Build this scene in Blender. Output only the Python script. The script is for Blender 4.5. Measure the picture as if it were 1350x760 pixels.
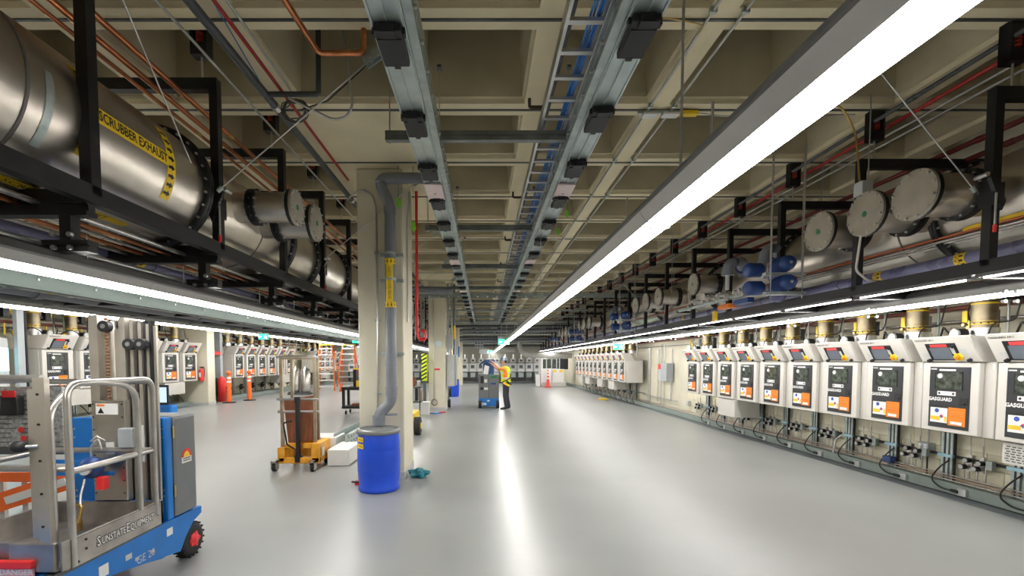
import bpy, bmesh, math, random
from math import sin, cos, pi, radians, sqrt
from mathutils import Vector, Matrix
random.seed(7)
for o in list(bpy.data.objects): bpy.data.objects.remove(o)
SC = bpy.context.scene
COL = SC.collection

# ---------------------------------------------------------------- camera, light, exposure
CAMZ = 1.8
cam_d = bpy.data.cameras.new('camera'); cam = bpy.data.objects.new('camera', cam_d); COL.objects.link(cam)
cam.location = (0, 0, CAMZ); cam.rotation_euler = (radians(90-2.6), 0, 0)
cam_d.sensor_width = 36; cam_d.lens = 36*600/1350; cam_d.shift_x = 38/1350; cam_d.shift_y = 123.2/1350
cam_d.clip_start = .05; cam_d.clip_end = 200
SC.camera = cam
w = bpy.data.worlds.new('world'); SC.world = w; w.use_nodes = True
w.node_tree.nodes['Background'].inputs[0].default_value = (.9, .93, 1, 1)
w.node_tree.nodes['Background'].inputs[1].default_value = .15
SC.view_settings.view_transform = 'Standard'; SC.view_settings.look = 'None'
SC.view_settings.gamma = 1; SC.view_settings.use_curve_mapping = False
SC.view_settings.exposure = 1.68
TUBE = 14.0     # strength of the fluorescent diffusers
STRIP = 6.0

# ---------------------------------------------------------------- materials
MATS = {}
def mat(name, col, rough=.5, metal=0, var=.06, scale=6, bump=0, emit=0, stretch=None, spec=None, bscale=None, coat=0):
    if name in MATS: return MATS[name]
    m = bpy.data.materials.new(name); m.use_nodes = True; MATS[name] = m
    nt = m.node_tree; b = nt.nodes['Principled BSDF']
    b.inputs['Base Color'].default_value = (*col, 1); b.inputs['Roughness'].default_value = rough
    b.inputs['Metallic'].default_value = metal
    if spec is not None: b.inputs['Specular IOR Level'].default_value = spec
    if coat: b.inputs['Coat Weight'].default_value = coat
    if emit:
        b.inputs['Emission Color'].default_value = (*col, 1); b.inputs['Emission Strength'].default_value = emit
        return m
    tc = nt.nodes.new('ShaderNodeTexCoord'); src = tc.outputs['Object']
    if stretch:
        mp = nt.nodes.new('ShaderNodeMapping'); mp.inputs['Scale'].default_value = stretch
        nt.links.new(src, mp.inputs[0]); src = mp.outputs[0]
    n = nt.nodes.new('ShaderNodeTexNoise'); n.inputs['Scale'].default_value = scale; n.inputs['Detail'].default_value = 5
    nt.links.new(src, n.inputs['Vector'])
    r = nt.nodes.new('ShaderNodeValToRGB')
    r.color_ramp.elements[0].position = .3; r.color_ramp.elements[1].position = .7
    r.color_ramp.elements[0].color = (*[max(0, c*(1-var*1.6)) for c in col], 1)
    r.color_ramp.elements[1].color = (*[min(1, c*(1+var)) for c in col], 1)
    nt.links.new(n.outputs['Fac'], r.inputs[0]); nt.links.new(r.outputs[0], b.inputs['Base Color'])
    mr = nt.nodes.new('ShaderNodeMapRange'); mr.inputs['To Min'].default_value = max(.02, rough*.85); mr.inputs['To Max'].default_value = min(1, rough*1.15)
    nt.links.new(n.outputs['Fac'], mr.inputs[0]); nt.links.new(mr.outputs[0], b.inputs['Roughness'])
    if bump:
        n2 = nt.nodes.new('ShaderNodeTexNoise'); n2.inputs['Scale'].default_value = bscale or scale*6; n2.inputs['Detail'].default_value = 4
        nt.links.new(src, n2.inputs['Vector'])
        bp = nt.nodes.new('ShaderNodeBump'); bp.inputs['Strength'].default_value = bump; bp.inputs['Distance'].default_value = .01
        nt.links.new(n2.outputs['Fac'], bp.inputs['Height']); nt.links.new(bp.outputs[0], b.inputs['Normal'])
    return m
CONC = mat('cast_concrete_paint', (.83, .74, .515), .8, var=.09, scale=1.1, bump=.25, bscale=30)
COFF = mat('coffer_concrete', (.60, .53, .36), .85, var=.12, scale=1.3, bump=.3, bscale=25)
CREAM = mat('cream_wall_paint', (.66, .62, .49), .6, var=.05, scale=1.5, bump=.12, bscale=50)
CREAMR = mat('cream_block_paint', (.72, .675, .52), .6, var=.07, scale=3, bump=.3, bscale=60)
FLOORM = mat('grey_epoxy_floor', (.285, .295, .29), .32, var=.07, scale=.7, bump=.08, bscale=14, spec=.6)
STRIPE = mat('dark_grey_epoxy', (.16, .18, .20), .35, scale=3)
GREEN = mat('green_grey_primer', (.25, .30, .275), .45, scale=8)
WHITE = mat('white_powder_coat', (.56, .54, .50), .38, var=.03, scale=3)
WHITE2 = mat('clean_white_plastic', (.74, .74, .73), .45, var=.02)
BLACK = mat('black_steel_paint', (.008, .008, .009), .42, var=.3, scale=10)
DARK = mat('black_plastic', (.010, .010, .012), .5, var=.2)
PANEL = mat('charcoal_face_panel', (.024, .026, .030), .35, var=.1)
RUB = mat('black_rubber', (.02, .02, .02), .75, var=.2, scale=20)
STEEL = mat('brushed_stainless', (.58, .56, .53), .3, 1, var=.12, scale=3, stretch=(1, 6, 1), bump=.03)
DUCTM = mat('rolled_duct_steel', (.68, .63, .56), .34, 1, var=.22, scale=1.3, bump=.04, bscale=5)
ALU = mat('mill_aluminium', (.62, .62, .62), .38, 1, var=.1, scale=6)
GREENC = mat('dark_green_channel', (.13, .165, .15), .5, .3, scale=8)
GALV = mat('galvanised_steel', (.44, .50, .49), .45, .75, var=.14, scale=9)
GALVL = mat('pale_zinc_channel', (.50, .57, .56), .4, .6, var=.1, scale=5)
EMT = mat('zinc_conduit', (.55, .56, .55), .35, .9, var=.08)
DGREY = mat('dark_grey_steel', (.10, .11, .115), .5, .3, var=.15)
COPPER = mat('copper_tube', (.62, .24, .11), .32, 1, var=.25, scale=9, stretch=(1, .3, 1))
BRASS = mat('brass', (.65, .45, .16), .3, 1, var=.15)
RED = mat('red_pipe_paint', (.42, .02, .02), .4, var=.1)
REDB = mat('bright_red_plastic', (.75, .03, .03), .4, var=.06)
DRED = mat('dark_red_pipe_paint', (.16, .02, .02), .45)
ORANGE = mat('orange_plastic', (.95, .16, .02), .45, var=.05)
ORLAB = mat('orange_label', (.80, .20, .01), .5, var=.03)
YEL = mat('yellow_tape', (.86, .58, .02), .5, var=.06)
YELP = mat('yellow_orange_paint', (.78, .36, .03), .45, var=.12, scale=12)
BLUE = mat('blue_paint', (.01, .17, .55), .4, var=.08, scale=5)
DRUMB = mat('blue_drum_plastic', (.008, .07, .62), .38, var=.06, scale=3)
NAVY = mat('blue_motor_paint', (.02, .06, .22), .42, var=.12)
LBLUE = mat('light_blue_cable', (.05, .22, .65), .5)
PVC = mat('grey_pvc', (.20, .215, .25), .42, var=.08, scale=4)
PVCV = mat('violet_grey_pvc', (.17, .17, .30), .28, var=.12, scale=3)
TEAL = mat('teal_plastic', (.02, .22, .27), .4, var=.2, scale=14)
WOOD = mat('brown_plywood', (.20, .065, .025), .5, var=.3, scale=3, stretch=(6, 1, 1))
GBOX = mat('grey_enclosure_paint', (.36, .39, .41), .45, var=.04)
LGREY = mat('light_grey_panel', (.50, .51, .51), .45, var=.05)
MGREY = mat('machine_grey_paint', (.17, .18, .185), .4, var=.05)
GLASS = mat('dark_viewing_glass', (.07, .085, .07), .08, var=.5, scale=14)
SCREEN = mat('screen_slate', (.13, .15, .18), .15, var=.05)
CYAN = mat('cyan_screen', (.25, .75, .85), .3, emit=.9)
SIGNG = mat('green_exit_face', (.02, .75, .32), .4, emit=1.1)
SIGNW = mat('white_exit_glow', (.75, 1, .85), .4, emit=1.3)
LIGHT = mat('tube_diffuser', (1.0, .975, .93), .5, emit=TUBE)
LIGHT2 = mat('strip_diffuser', (1.0, .97, .94), .5, emit=STRIP)
HOUSL = mat('light_reflector_white', (.34, .335, .32), .4)
HOUS = mat('light_housing_grey', (.13, .13, .13), .45, .2, var=.05)
SKIN = mat('skin', (.55, .30, .21), .5, var=.06)
HIVIS = mat('hi_vis_yellow', (.72, .90, .03), .6, var=.08)
HIOR = mat('hi_vis_orange', (1.0, .22, .02), .6, var=.08)
TROU = mat('charcoal_trousers', (.035, .037, .05), .8, var=.2)
SILV = mat('reflective_tape', (.65, .66, .66), .4, .3)
HATM = mat('hard_hat_blue_grey', (.13, .17, .20), .35, var=.3, scale=12)
LIME = mat('lime_tag', (.25, .75, .05), .5)
TAN = mat('cardboard', (.42, .30, .17), .8)
PLATE = mat('instruction_plate', (.42, .43, .43), .4, .3, var=.35, scale=30)
PINK = mat('pale_pink_label', (.80, .66, .66), .5)

# ---------------------------------------------------------------- mesh helpers
class MB:
    def __init__(s): s.v = []; s.f = []; s.m = []; s.sm = []; s.k = 0
    def add(s, vs, fs, smooth=False):
        n = len(s.v); s.v += [tuple(v) for v in vs]
        for f in fs: s.f.append(tuple(i+n for i in f)); s.m.append(s.k); s.sm.append(smooth)
        return s
    def box(s, x0, x1, y0, y1, z0, z1, M=None):
        vs = [Vector((x, y, z)) for x in (x0, x1) for y in (y0, y1) for z in (z0, z1)]
        if M: vs = [M @ v for v in vs]
        return s.add(vs, [(0, 1, 3, 2), (4, 6, 7, 5), (0, 4, 5, 1), (2, 3, 7, 6), (0, 2, 6, 4), (1, 5, 7, 3)])
    def bbox(s, x0, x1, y0, y1, z0, z1, b=.01, M=None):    # box with bevelled edges
        bm = bmesh.new(); bmesh.ops.create_cube(bm, size=1)
        for v in bm.verts: v.co = Vector(((x0+x1)/2+v.co.x*(x1-x0), (y0+y1)/2+v.co.y*(y1-y0), (z0+z1)/2+v.co.z*(z1-z0)))
        bmesh.ops.bevel(bm, geom=bm.edges[:], offset=b, segments=2, affect='EDGES', profile=.6)
        bm.verts.ensure_lookup_table(); bm.verts.index_update()
        vs = [v.co.copy() for v in bm.verts]
        if M: vs = [M @ v for v in vs]
        fs = [tuple(v.index for v in f.verts) for f in bm.faces]; bm.free()
        return s.add(vs, fs)
    def ring(s, c, a, r, n, up=None):
        a = a.normalized(); u = up or (Vector((0, 0, 1)) if abs(a.z) < .9 else Vector((1, 0, 0)))
        e1 = a.cross(u).normalized(); e2 = e1.cross(a)
        return [c+e1*(r*cos(2*pi*i/n))+e2*(r*sin(2*pi*i/n)) for i in range(n)]
    def cyl(s, p0, p1, r, n=12, r1=None, caps=True):
        p0 = Vector(p0); p1 = Vector(p1); a = p1-p0; r1 = r if r1 is None else r1
        s.add(s.ring(p0, a, r, n)+s.ring(p1, a, r1, n), [(i, (i+1) % n, n+(i+1) % n, n+i) for i in range(n)], True)
        if caps:
            if r > 0: s.add(s.ring(p0, a, r, n), [tuple(range(n))[::-1]])
            if r1 > 0: s.add(s.ring(p1, a, r1, n), [tuple(range(n))])
        return s
    def tube(s, pts, r, n=8, caps=True):
        P = [Vector(p) for p in pts]; rings = []; up = None
        for i, p in enumerate(P):
            t = (P[min(i+1, len(P)-1)]-P[max(i-1, 0)]).normalized()
            if up is None: up = Vector((0, 0, 1)) if abs(t.z) < .9 else Vector((1, 0, 0))
            e1 = t.cross(up)
            if e1.length < 1e-4: e1 = t.orthogonal()
            e1.normalize(); e2 = e1.cross(t); up = e2
            rr = r[i] if isinstance(r, (list, tuple)) else r
            rings.append([p+e1*(rr*cos(2*pi*k/n))+e2*(rr*sin(2*pi*k/n)) for k in range(n)])
        vs = [v for g in rings for v in g]; fs = []
        for j in range(len(P)-1):
            for k in range(n): fs.append((j*n+k, j*n+(k+1) % n, (j+1)*n+(k+1) % n, (j+1)*n+k))
        s.add(vs, fs, True)
        if caps: s.add(rings[0], [tuple(range(n))[::-1]]); s.add(rings[-1], [tuple(range(n))])
        return s
    def lathe(s, prof, c=(0, 0, 0), axis='z', n=20):        # prof: (r, h)
        c = Vector(c); vs = []
        for r, h in prof:
            for k in range(n):
                a = 2*pi*k/n; u, v = r*cos(a), r*sin(a)
                vs.append(c+Vector({'z': (u, v, h), 'x': (h, u, v), 'y': (u, h, v)}[axis]))
        m = len(prof)
        return s.add(vs, [(j*n+k, j*n+(k+1) % n, (j+1)*n+(k+1) % n, (j+1)*n+k) for j in range(m-1) for k in range(n)], True)
    def prism(s, poly, a0, a1, axis='y'):                   # poly of (p, q) extruded along axis
        f = {'y': lambda p, q, t: (p, t, q), 'x': lambda p, q, t: (t, p, q), 'z': lambda p, q, t: (p, q, t)}[axis]
        n = len(poly)
        return s.add([f(p, q, a0) for p, q in poly]+[f(p, q, a1) for p, q in poly],
                     [tuple(range(n))[::-1], tuple(range(n, 2*n))]+[(i, (i+1) % n, n+(i+1) % n, n+i) for i in range(n)])
    def ball(s, c, r, n=12, sx=1, sy=1, sz=1):
        prof = [(max(1e-4, r*sin(pi*j/(n//2))), -r*cos(pi*j/(n//2))) for j in range(n//2+1)]
        k0 = len(s.v); s.lathe(prof, (0, 0, 0), 'z', n)
        for i in range(k0, len(s.v)): x, y, z = s.v[i]; s.v[i] = (c[0]+x*sx, c[1]+y*sy, c[2]+z*sz)
        return s
    def build(s, name, mats, parent=None, label=None, cat=None, group=None, kind=None, recalc=True):
        me = bpy.data.meshes.new(name); off = Vector((0, 0, 0))
        if parent is not None: off = Vector(parent['_w']) if '_w' in parent else Vector((0, 0, 0))
        elif s.v and kind != 'structure':
            xs, ys, zs = zip(*s.v); off = Vector(((min(xs)+max(xs))/2, (min(ys)+max(ys))/2, min(zs)))
        me.from_pydata([(x-off.x, y-off.y, z-off.z) for x, y, z in s.v], [], s.f)
        for m in (mats if isinstance(mats, (list, tuple)) else [mats]): me.materials.append(m)
        for p, mi, sm in zip(me.polygons, s.m, s.sm): p.material_index = mi; p.use_smooth = sm
        if recalc:
            bm = bmesh.new(); bm.from_mesh(me); bmesh.ops.recalc_face_normals(bm, faces=bm.faces[:]); bm.to_mesh(me); bm.free()
        o = bpy.data.objects.new(name, me); COL.objects.link(o)
        if parent is not None: o.parent = parent; o['_w'] = tuple(off)
        else: o.location = off; o['_w'] = tuple(off)
        tag(o, label, cat, group, kind); return o
def tag(o, label=None, cat=None, group=None, kind=None):
    for k, v in (('label', label), ('category', cat), ('group', group), ('kind', kind)):
        if v: o[k] = v
    return o
def thing(name, label, cat, loc=(0, 0, 0), group=None):
    o = bpy.data.objects.new(name, None); COL.objects.link(o); o.location = loc; o['_w'] = tuple(loc)
    return tag(o, label, cat, group)
def dup(o, loc=None, rz=None, label=None, scale=None, group=None, parent=None):
    c = o.copy(); COL.objects.link(c)
    if parent is not None: c.parent = parent
    if loc is not None: c.location = loc; c['_w'] = tuple(loc)
    if rz is not None: c.rotation_euler = (0, 0, rz)
    if scale is not None: c.scale = scale if isinstance(scale, tuple) else (scale,)*3
    if label: c['label'] = label
    if group: c['group'] = group
    for ch in list(o.children): dup(ch, parent=c)
    return c
def share(o, loc, parent=None):        # copy of a single part with shared mesh
    c = o.copy(); COL.objects.link(c); c.parent = parent if parent is not None else o.parent; c.location = loc; return c
TXC = {}
def text(body, size, fn, matr, parent, name='lettering', bold=0, sx=1, align='CENTER', depth=0):
    """mesh lettering; fn maps glyph-plane (u, v) to a 3-D point"""
    key = (body, size, bold, align)
    if key not in TXC:
        cu = bpy.data.curves.new('t', 'FONT'); cu.body = body; cu.size = size; cu.align_x = align; cu.align_y = 'CENTER'
        cu.offset = bold; cu.resolution_u = 2
        o = bpy.data.objects.new('t', cu); COL.objects.link(o)
        bpy.context.view_layer.update()
        me = bpy.data.meshes.new_from_object(o.evaluated_get(bpy.context.evaluated_depsgraph_get()))
        bm = bmesh.new(); bm.from_mesh(me); bmesh.ops.triangulate(bm, faces=bm.faces[:])
        TXC[key] = ([tuple(v.co) for v in bm.verts], [tuple(v.index for v in f.verts) for f in bm.faces]); bm.free()
        bpy.data.objects.remove(o); bpy.data.curves.remove(cu)
    V, F = TXC[key]; mb = MB(); mb.add([fn(v[0]*sx, v[1]) for v in V], F)
    return mb.build(name, matr, parent, recalc=False)
ORD = ['nearest', 'second', 'third', 'fourth', 'fifth', 'sixth', 'seventh', 'eighth', 'ninth', 'tenth', 'eleventh', 'twelfth', 'thirteenth', 'fourteenth',
       'fifteenth', 'sixteenth', 'seventeenth', 'eighteenth', 'nineteenth', 'twentieth', 'twenty-first', 'twenty-second', 'twenty-third', 'twenty-fourth',
       'twenty-fifth', 'twenty-sixth', 'twenty-seventh', 'twenty-eighth', 'twenty-ninth', 'thirtieth', 'thirty-first', 'thirty-second', 'thirty-third', 'thirty-fourth']
def bend(p0, c, p1, r, n=6):           # rounded corner at c
    c = Vector(c); a = (Vector(p0)-c).normalized()*r; b = (Vector(p1)-c).normalized()*r
    return [c+a*(1-t)**2+b*t**2 for t in [i/n for i in range(n+1)]]
def path(pts, r, n=6):
    out = [Vector(pts[0])]
    for i in range(1, len(pts)-1): out += bend(pts[i-1], pts[i], pts[i+1], r, n)
    return out+[Vector(pts[-1])]
Z = lambda h: CAMZ+h                   # heights measured from eye level

# ---------------------------------------------------------------- setting
CEIL = Z(2.83); P = 1.36; RX0 = .575; RY0 = 5.265; XL, XR, YN, YF = -12.6, 6.5, -3.5, 37.5
MB().box(XL-.2, XR+.2, YN-.2, YF+.2, -.2, 0).build('floor', FLOORM, kind='structure')
c = MB()
def coffer(xc, yc, solid):
    h = P/2; o = .53; z = CEIL
    if solid: c.add([(xc-h, yc-h, z), (xc+h, yc-h, z), (xc+h, yc+h, z), (xc-h, yc+h, z)], [(0, 1, 2, 3)]); return
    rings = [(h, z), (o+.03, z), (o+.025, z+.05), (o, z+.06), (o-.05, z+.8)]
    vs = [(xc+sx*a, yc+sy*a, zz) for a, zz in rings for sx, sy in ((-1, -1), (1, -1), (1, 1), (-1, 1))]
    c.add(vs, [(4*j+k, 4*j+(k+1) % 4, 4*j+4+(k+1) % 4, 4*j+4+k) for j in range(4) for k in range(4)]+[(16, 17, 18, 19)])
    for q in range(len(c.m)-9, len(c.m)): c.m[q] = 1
for i in range(-10, 5):
    for j in range(-7, 24):
        xc = RX0+P*(i+.5); yc = RY0+P*(j+.5)
        solid = (i == -2 and any(abs(yc-q) < 1.6 for q in (7.4, 16.9, 26.4, 35.9))) or (i == -10 and j % 7 < 3)
        coffer(xc, yc, solid)
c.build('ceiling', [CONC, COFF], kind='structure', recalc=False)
MB().box(-13.2, 7.6, -4.5, 38.2, CEIL+.8, CEIL+1.0).build('ceiling_slab', CONC, kind='structure')
tw = MB()
for j in range(-5, 24):
    y = RY0+P*j
    tw.box(-12.5, 6.4, y-.012, y+.012, CEIL-.012, CEIL+.001)
tw.build('trim_1', DGREY, kind='structure')
wr = MB().box(XR, XR+.25, YN, YF, 0, CEIL+.1).build('wall_right', CREAM, kind='structure'); wr['_w'] = (0, 0, 0)
blk = MB().bbox(-.02, .03, -.196, .196, .003, .197, .006).build('block', CREAMR, wr)
cnt = 0
for r in range(16):
    for q in range(27):
        y = 3.6+q*.4+(.2 if r % 2 else 0); z = .0+r*.2
        if z > 3.05 or y > 14.2 or y < 3.0: continue
        if cnt >= 298: break
        if z > 2.1 and z < 2.0: continue
        loc = (XR, y, z)
        if cnt == 0: blk.location = loc
        else: share(blk, loc, wr)
        cnt += 1
MB().box(XL-.25, XL, YN, YF, 0, CEIL+.1).build('wall_left', CREAM, kind='structure')
MB().box(XL, XR, YF, YF+.25, 0, CEIL+.1).build('wall_far', mat('grey_wall_paint', (.30, .29, .25), .7), kind='structure')  # far wall is grey, darker than the cream walls
MB().box(XL, XR, YN-.25, YN, 0, CEIL+.1).build('wall_near', CREAM, kind='structure')
k = MB(); k.box(6.29, XR-.03, YN, YF, 0, .15); k.k = 1; k.box(6.27, 6.29, YN, YF, 0, .012); k.build('baseboard_right', [GREEN, RUB], kind='structure')
MB().box(6.08, 6.27, YN, YF, 0, .006).build('trim_2', STRIPE, kind='structure')
k = MB(); k.box(XL, -11.75, YN, YF, 0, .15); k.build('baseboard_left', GREEN, kind='structure')
MB().box(-11.75, -11.4, YN, YF, 0, .006).build('trim_3', STRIPE, kind='structure')

# ---------------------------------------------------------------- columns
def column(d, x0, x1, dep, label):
    t = thing('column', label, 'column', ((x0+x1)/2, d+dep/2, 0))
    MB().bbox(x0, x1, d, d+dep, 0, CEIL-.002, .025).build('shaft', CREAM, t)
    MB().box(x0-.006, x1+.006, d-.006, d+dep+.006, 0.001, .11).build('base_band', LGREY, t)
    return t
column(6.83, -1.87, -1.19, .88, 'cream square column in the foreground behind the blue drum')
column(16.4, -1.97, -1.36, .88, 'cream column carrying the tall grey electrical cabinet')
column(25.9, -1.97, -1.38, .88, 'cream column mostly hidden behind the grey electrical cabinet, blue drum at its foot')
column(32.2, -1.86, -1.47, .6, 'farthest cream column beyond the distant blue drum')
column(18.35, -12.3, -11.1, .5, 'cream column on the left wall with a red fire extinguisher')
# ---------------------------------------------------------------- linear lights
def light_proto():
    t = thing('linear_light', 'x', 'light')
    MB().prism([(-.096, .060), (.096, .060), (.096, .075), (.06, .125), (-.06, .125), (-.096, .075)], 0, 2.398).build('housing', HOUS, t)
    for s in (-1, 1): MB().prism([(s*.096, .060), (s*.090, .050), (s*.060, .006), (s*.056, .018), (s*.056, .060)], 0, 2.398).build('reflector', HOUSL, t)
    n = 8; pr = [(-.056*cos(pi*i/n), .018-.05*sin(pi*i/n)) for i in range(n+1)]
    MB().prism(pr, .003, 2.393).build('diffuser', LIGHT, t)
    for y in (0, 2.393): MB().prism([(-.06, .02), (-.05, -.02), (0, -.036), (.05, -.02), (.06, .02)], y, y+.006).build('end_cap', HOUS, t)
    for y in (.5, 1.9): MB().cyl((0, y, .12), (0, y, .30), .005, 6).build('hanger', EMT, t)
    return t
lp = light_proto(); first = True
rows = [(.85, Z(.66), 2.39, 16, 'of the wide centre row over the aisle'), (4.9, Z(.63), 3.0, 15, 'of the row over the right-hand cabinets'),
        (-2.70, Z(.555), 1.4, 15, 'of the row under the left pipe rack'), (-9.9, Z(1.15), 2.0, 15, 'of the row beyond the left pipe rack, nearer the left wall')]
for X, z, d0, n, wh in rows:
    for i in range(-1, n):
        y = d0-.16+2.4*i
        if y < -2.6: continue
        lab = ORD[i+1]+' white linear light '+wh
        if first: lp.location = (X, y, z); lp['_w'] = (X, y, z); lp['label'] = lab; lp['group'] = 'linear lights'; first = False
        else: dup(lp, (X, y, z), label=lab, scale=(1.6, 1, 1.6) if X < -9 else None)
# hangers of the centre row
for i in range(7):
    MB().cyl((.85, 2.0+4.8*i, Z(.78)), (.85, 2.0+4.8*i, CEIL+.02), .006, 6).build('threaded_rod', EMT, label=ORD[i]+' thin threaded rod dropping from the ceiling to the centre light row', cat='rod', group='rods over the centre light row')
sp = thing('strip_light', 'x', 'light')
MB().box(-.02, .02, 0, 1.2, .0, .03).build('housing', HOUS, sp); MB().box(-.014, .014, .03, 1.14, -.012, 0).build('diffuser', LIGHT2, sp)
for i in range(26):
    loc = (4.27, 1.5+1.27*i, Z(.716)); lab = ORD[i]+' slim light strip under the front beam of the right pipe rack'
    if i == 0: sp.location = loc; sp['label'] = lab; sp['group'] = 'slim strips under the right rack'
    else: dup(sp, loc, label=lab)

# ---------------------------------------------------------------- exit signs
def exit_sign(x, d, z, label, sw=.36):
    t = thing('exit_sign', label, 'sign', (x, d, z), 'green exit signs')
    for s in (-.1, .1): MB().cyl((x+s, d+.025, z+.19), (x+s, d+.025, CEIL-.001), .005, 6).build('rod', EMT, t)
    MB().bbox(x-sw/2, x+sw/2, d, d+.05, z-.10, z+.10, .008).build('housing', WHITE2, t)
    MB().box(x-sw/2+.015, x+sw/2-.015, d-.006, d-.001, z-.088, z+.088).build('face', SIGNG, t)
    g = MB()
    mx = x-.07                                        # arrow and running figure
    g.box(mx-.07, mx+.0, d-.010, d-.007, z-.012, z+.012); g.prism([(mx-.10, z), (mx-.06, z+.04), (mx-.06, z-.04)], d-.010, d-.007)
    fx = x+.07; g.cyl((fx+.01, d-.010, z+.055), (fx+.01, d-.007, z+.055), .017, 10)
    for a, b in (((0, .035), (-.015, -.01)), ((-.005, .03), (-.05, .01)), ((0, .03), (.045, .0)), ((-.015, -.01), (-.05, -.06)), ((-.012, -.01), (.03, -.035)), ((.03, -.035), (.045, -.075))):
        p, q = Vector((fx+a[0], 0, z+a[1])), Vector((fx+b[0], 0, z+b[1])); n = (q-p).normalized().cross(Vector((0, 1, 0)))*.009
        g.add([(v.x, yy, v.z) for yy in (d-.010, d-.007) for v in (p+n, q+n, q-n, p-n)], [(0, 1, 2, 3), (7, 6, 5, 4), (0, 4, 5, 1), (2, 6, 7, 3)])
    g.build('pictogram', SIGNW, t)
    MB().box(x-sw/2-.01, x+sw/2+.01, d, d+.05, z+.10, z+.19).build('bracket', LGREY, t)
exit_sign(.72, 16, Z(.66), 'green exit sign hanging at the centre light row above the worker', .40)
exit_sign(.45, 29.5, Z(.55), 'small far green exit sign left of the worker hard hat')
exit_sign(4.55, 15.3, Z(.47), 'green exit sign at the right light row')
exit_sign(-7.7, 16, Z(.84), 'green exit sign in front of the left light row')
exit_sign(-4.47, 16.2, Z(.72), 'green exit sign half hidden by the foreground column')

# ---------------------------------------------------------------- twin busways with tap boxes, cross struts, cable ladder
def busway(x, side, label, d0):
    t = thing('busway', label, 'busway', (x, 0, Z(2.03)))
    z = Z(2.03); a, b = .105, .30
    m = MB(); m.prism([(x-a, z), (x+a, z), (x+a, z+.055), (x+a-.012, z+.055), (x+a-.012, z+.012), (x-a+.012, z+.012), (x-a+.012, z+.055), (x-a, z+.055)], -1, 36)
    for q in (-.09, .09): m.prism([(x+q-.006, z), (x+q+.006, z), (x+q+.004, z-.012), (x+q-.004, z-.012)], -1, 36)
    m.box(x-.004, x+.004, -1, 36, z-.018, z+.001); m.build('channel', GALVL, t)
    s = MB(); xs = x+side*.138
    s.box(xs-.020, xs+.020, -1, 36, z+.02, z+.26); s.box(xs-.026, xs+.026, -1, 36, z+.10, z+.13); s.box(xs-.03, xs+.03, -1, 36, z+.005, z+.02); s.build('side_strut', GALV, t)
    bt = MB()
    for i in range(40): bt.cyl((xs-.045, 1+.3*i, z+.07), (xs+.045, 1+.3*i, z+.07), .014, 6)
    bt.build('bolts', ALU, t, kind='stuff')
    k = 0; p0 = None
    for i in range(34):
        y = d0+.97*i
        m = MB(); m.bbox(x-.085, x+.085, y-.17, y+.17, z-.06, z-.012, .012); m.box(x-.045, x+.045, y-.185, y-.12, z-.075, z-.02); m.box(x-.075, x+.075, y-.1, y+.1, z-.066, z-.05); m.box(x-.10, x+.10, y-.13, y-.09, z-.05, z-.01); m.box(x-.02, x+.02, y+.15, y+.19, z-.06, z-.03)
        if p0 is None: p0 = m.build('tap_box', DARK, t); y0 = y
        else: share(p0, p0.location+Vector((0, y-y0, 0)))
    for j in range(8):
        y = 5.55+3.9*j
        m = MB(); m.box(x-.10, x+.10, y-.27, y+.27, z-.03, z-.014); m.k = 1; m.cyl((x, y, z-.032), (x, y, z-.028), .012, 8); m.build('joint_cover', [PINK, DARK], t)
    return t
busway(-.575, 1, 'left of the twin zinc busways under the ceiling with black tap boxes', 2.98)
busway(.955, -1, 'right of the twin zinc busways under the ceiling with black tap boxes', 2.9)
for j in range(11):
    y = 4.49+3.03*j; z = Z(2.12)+.0
    t = thing('cross_strut', ORD[j]+' grey cross strut joining the two busways', 'strut', (.2, y, z), 'cross struts between the busways')
    m = MB(); m.box(-.94, .88, y-.03, y+.03, z-.005, z+.03); m.box(-.94, .88, y-.03, y+.03, z+.045, z+.085); m.box(-.94, .88, y-.022, y+.022, z+.03, z+.045); m.build('strut', mat('weathered_strut', (.22, .24, .235), .5, .6, var=.2), t)
    for x in (-.9, -.42, .82): MB().cyl((x, y, z-.03), (x, y, CEIL+.02), .006, 6).build('rod', EMT, t)
    for x in (-.9, -.42, .82): MB().box(x-.02, x+.02, y-.03, y+.03, CEIL-.035, CEIL-.012).build('clip', DGREY, t)
t = thing('cable_ladder', 'aluminium cable ladder with rungs beside the right busway', 'cable ladder', (.66, 0, Z(2.25)))
for x in (.55, .80): MB().box(x-.012, x+.012, -1, 34, Z(2.22), Z(2.32)).build('rail', ALU, t)
rp = None
for i in range(112):
    y = 1.0+.3*i
    if rp is None: rp = MB().box(.562, .788, y-.02, y+.02, Z(2.225), Z(2.25)).build('rung', ALU, t); b0 = rp.location.copy()
    else: share(rp, b0+Vector((0, .3*i, 0)))
t = thing('cable_bundle', 'bundle of bright blue cables lying in the cable ladder', 'cable')
for q in range(5): MB().tube([(.71+.016*q+.012*sin(i*1.7+q), -1+i*1.2, Z(2.27)+.012*(q % 2)) for i in range(30)], .008, 6).build('cable', LBLUE, t)
MB().tube([(.64, -1, Z(2.5)), (.64, 34, Z(2.5))], .022).build('pipe', DGREY, label='dark pipe running above the cable ladder', cat='pipe')
for j in range(6):
    y = 5.05+2.72*j
    MB().tube(path([(.50, y, CEIL+.02), (.50, y, Z(2.74)), (.64, y, Z(2.74))], .025, 3), .018, 6).build('pipe_elbow', mat('rusty_black_iron', (.06, .035, .025), .6, .4), label=ORD[j]+' short rusty iron elbow stub on the ceiling by the cable ladder', cat='pipe', group='iron elbows on the ceiling')

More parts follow.
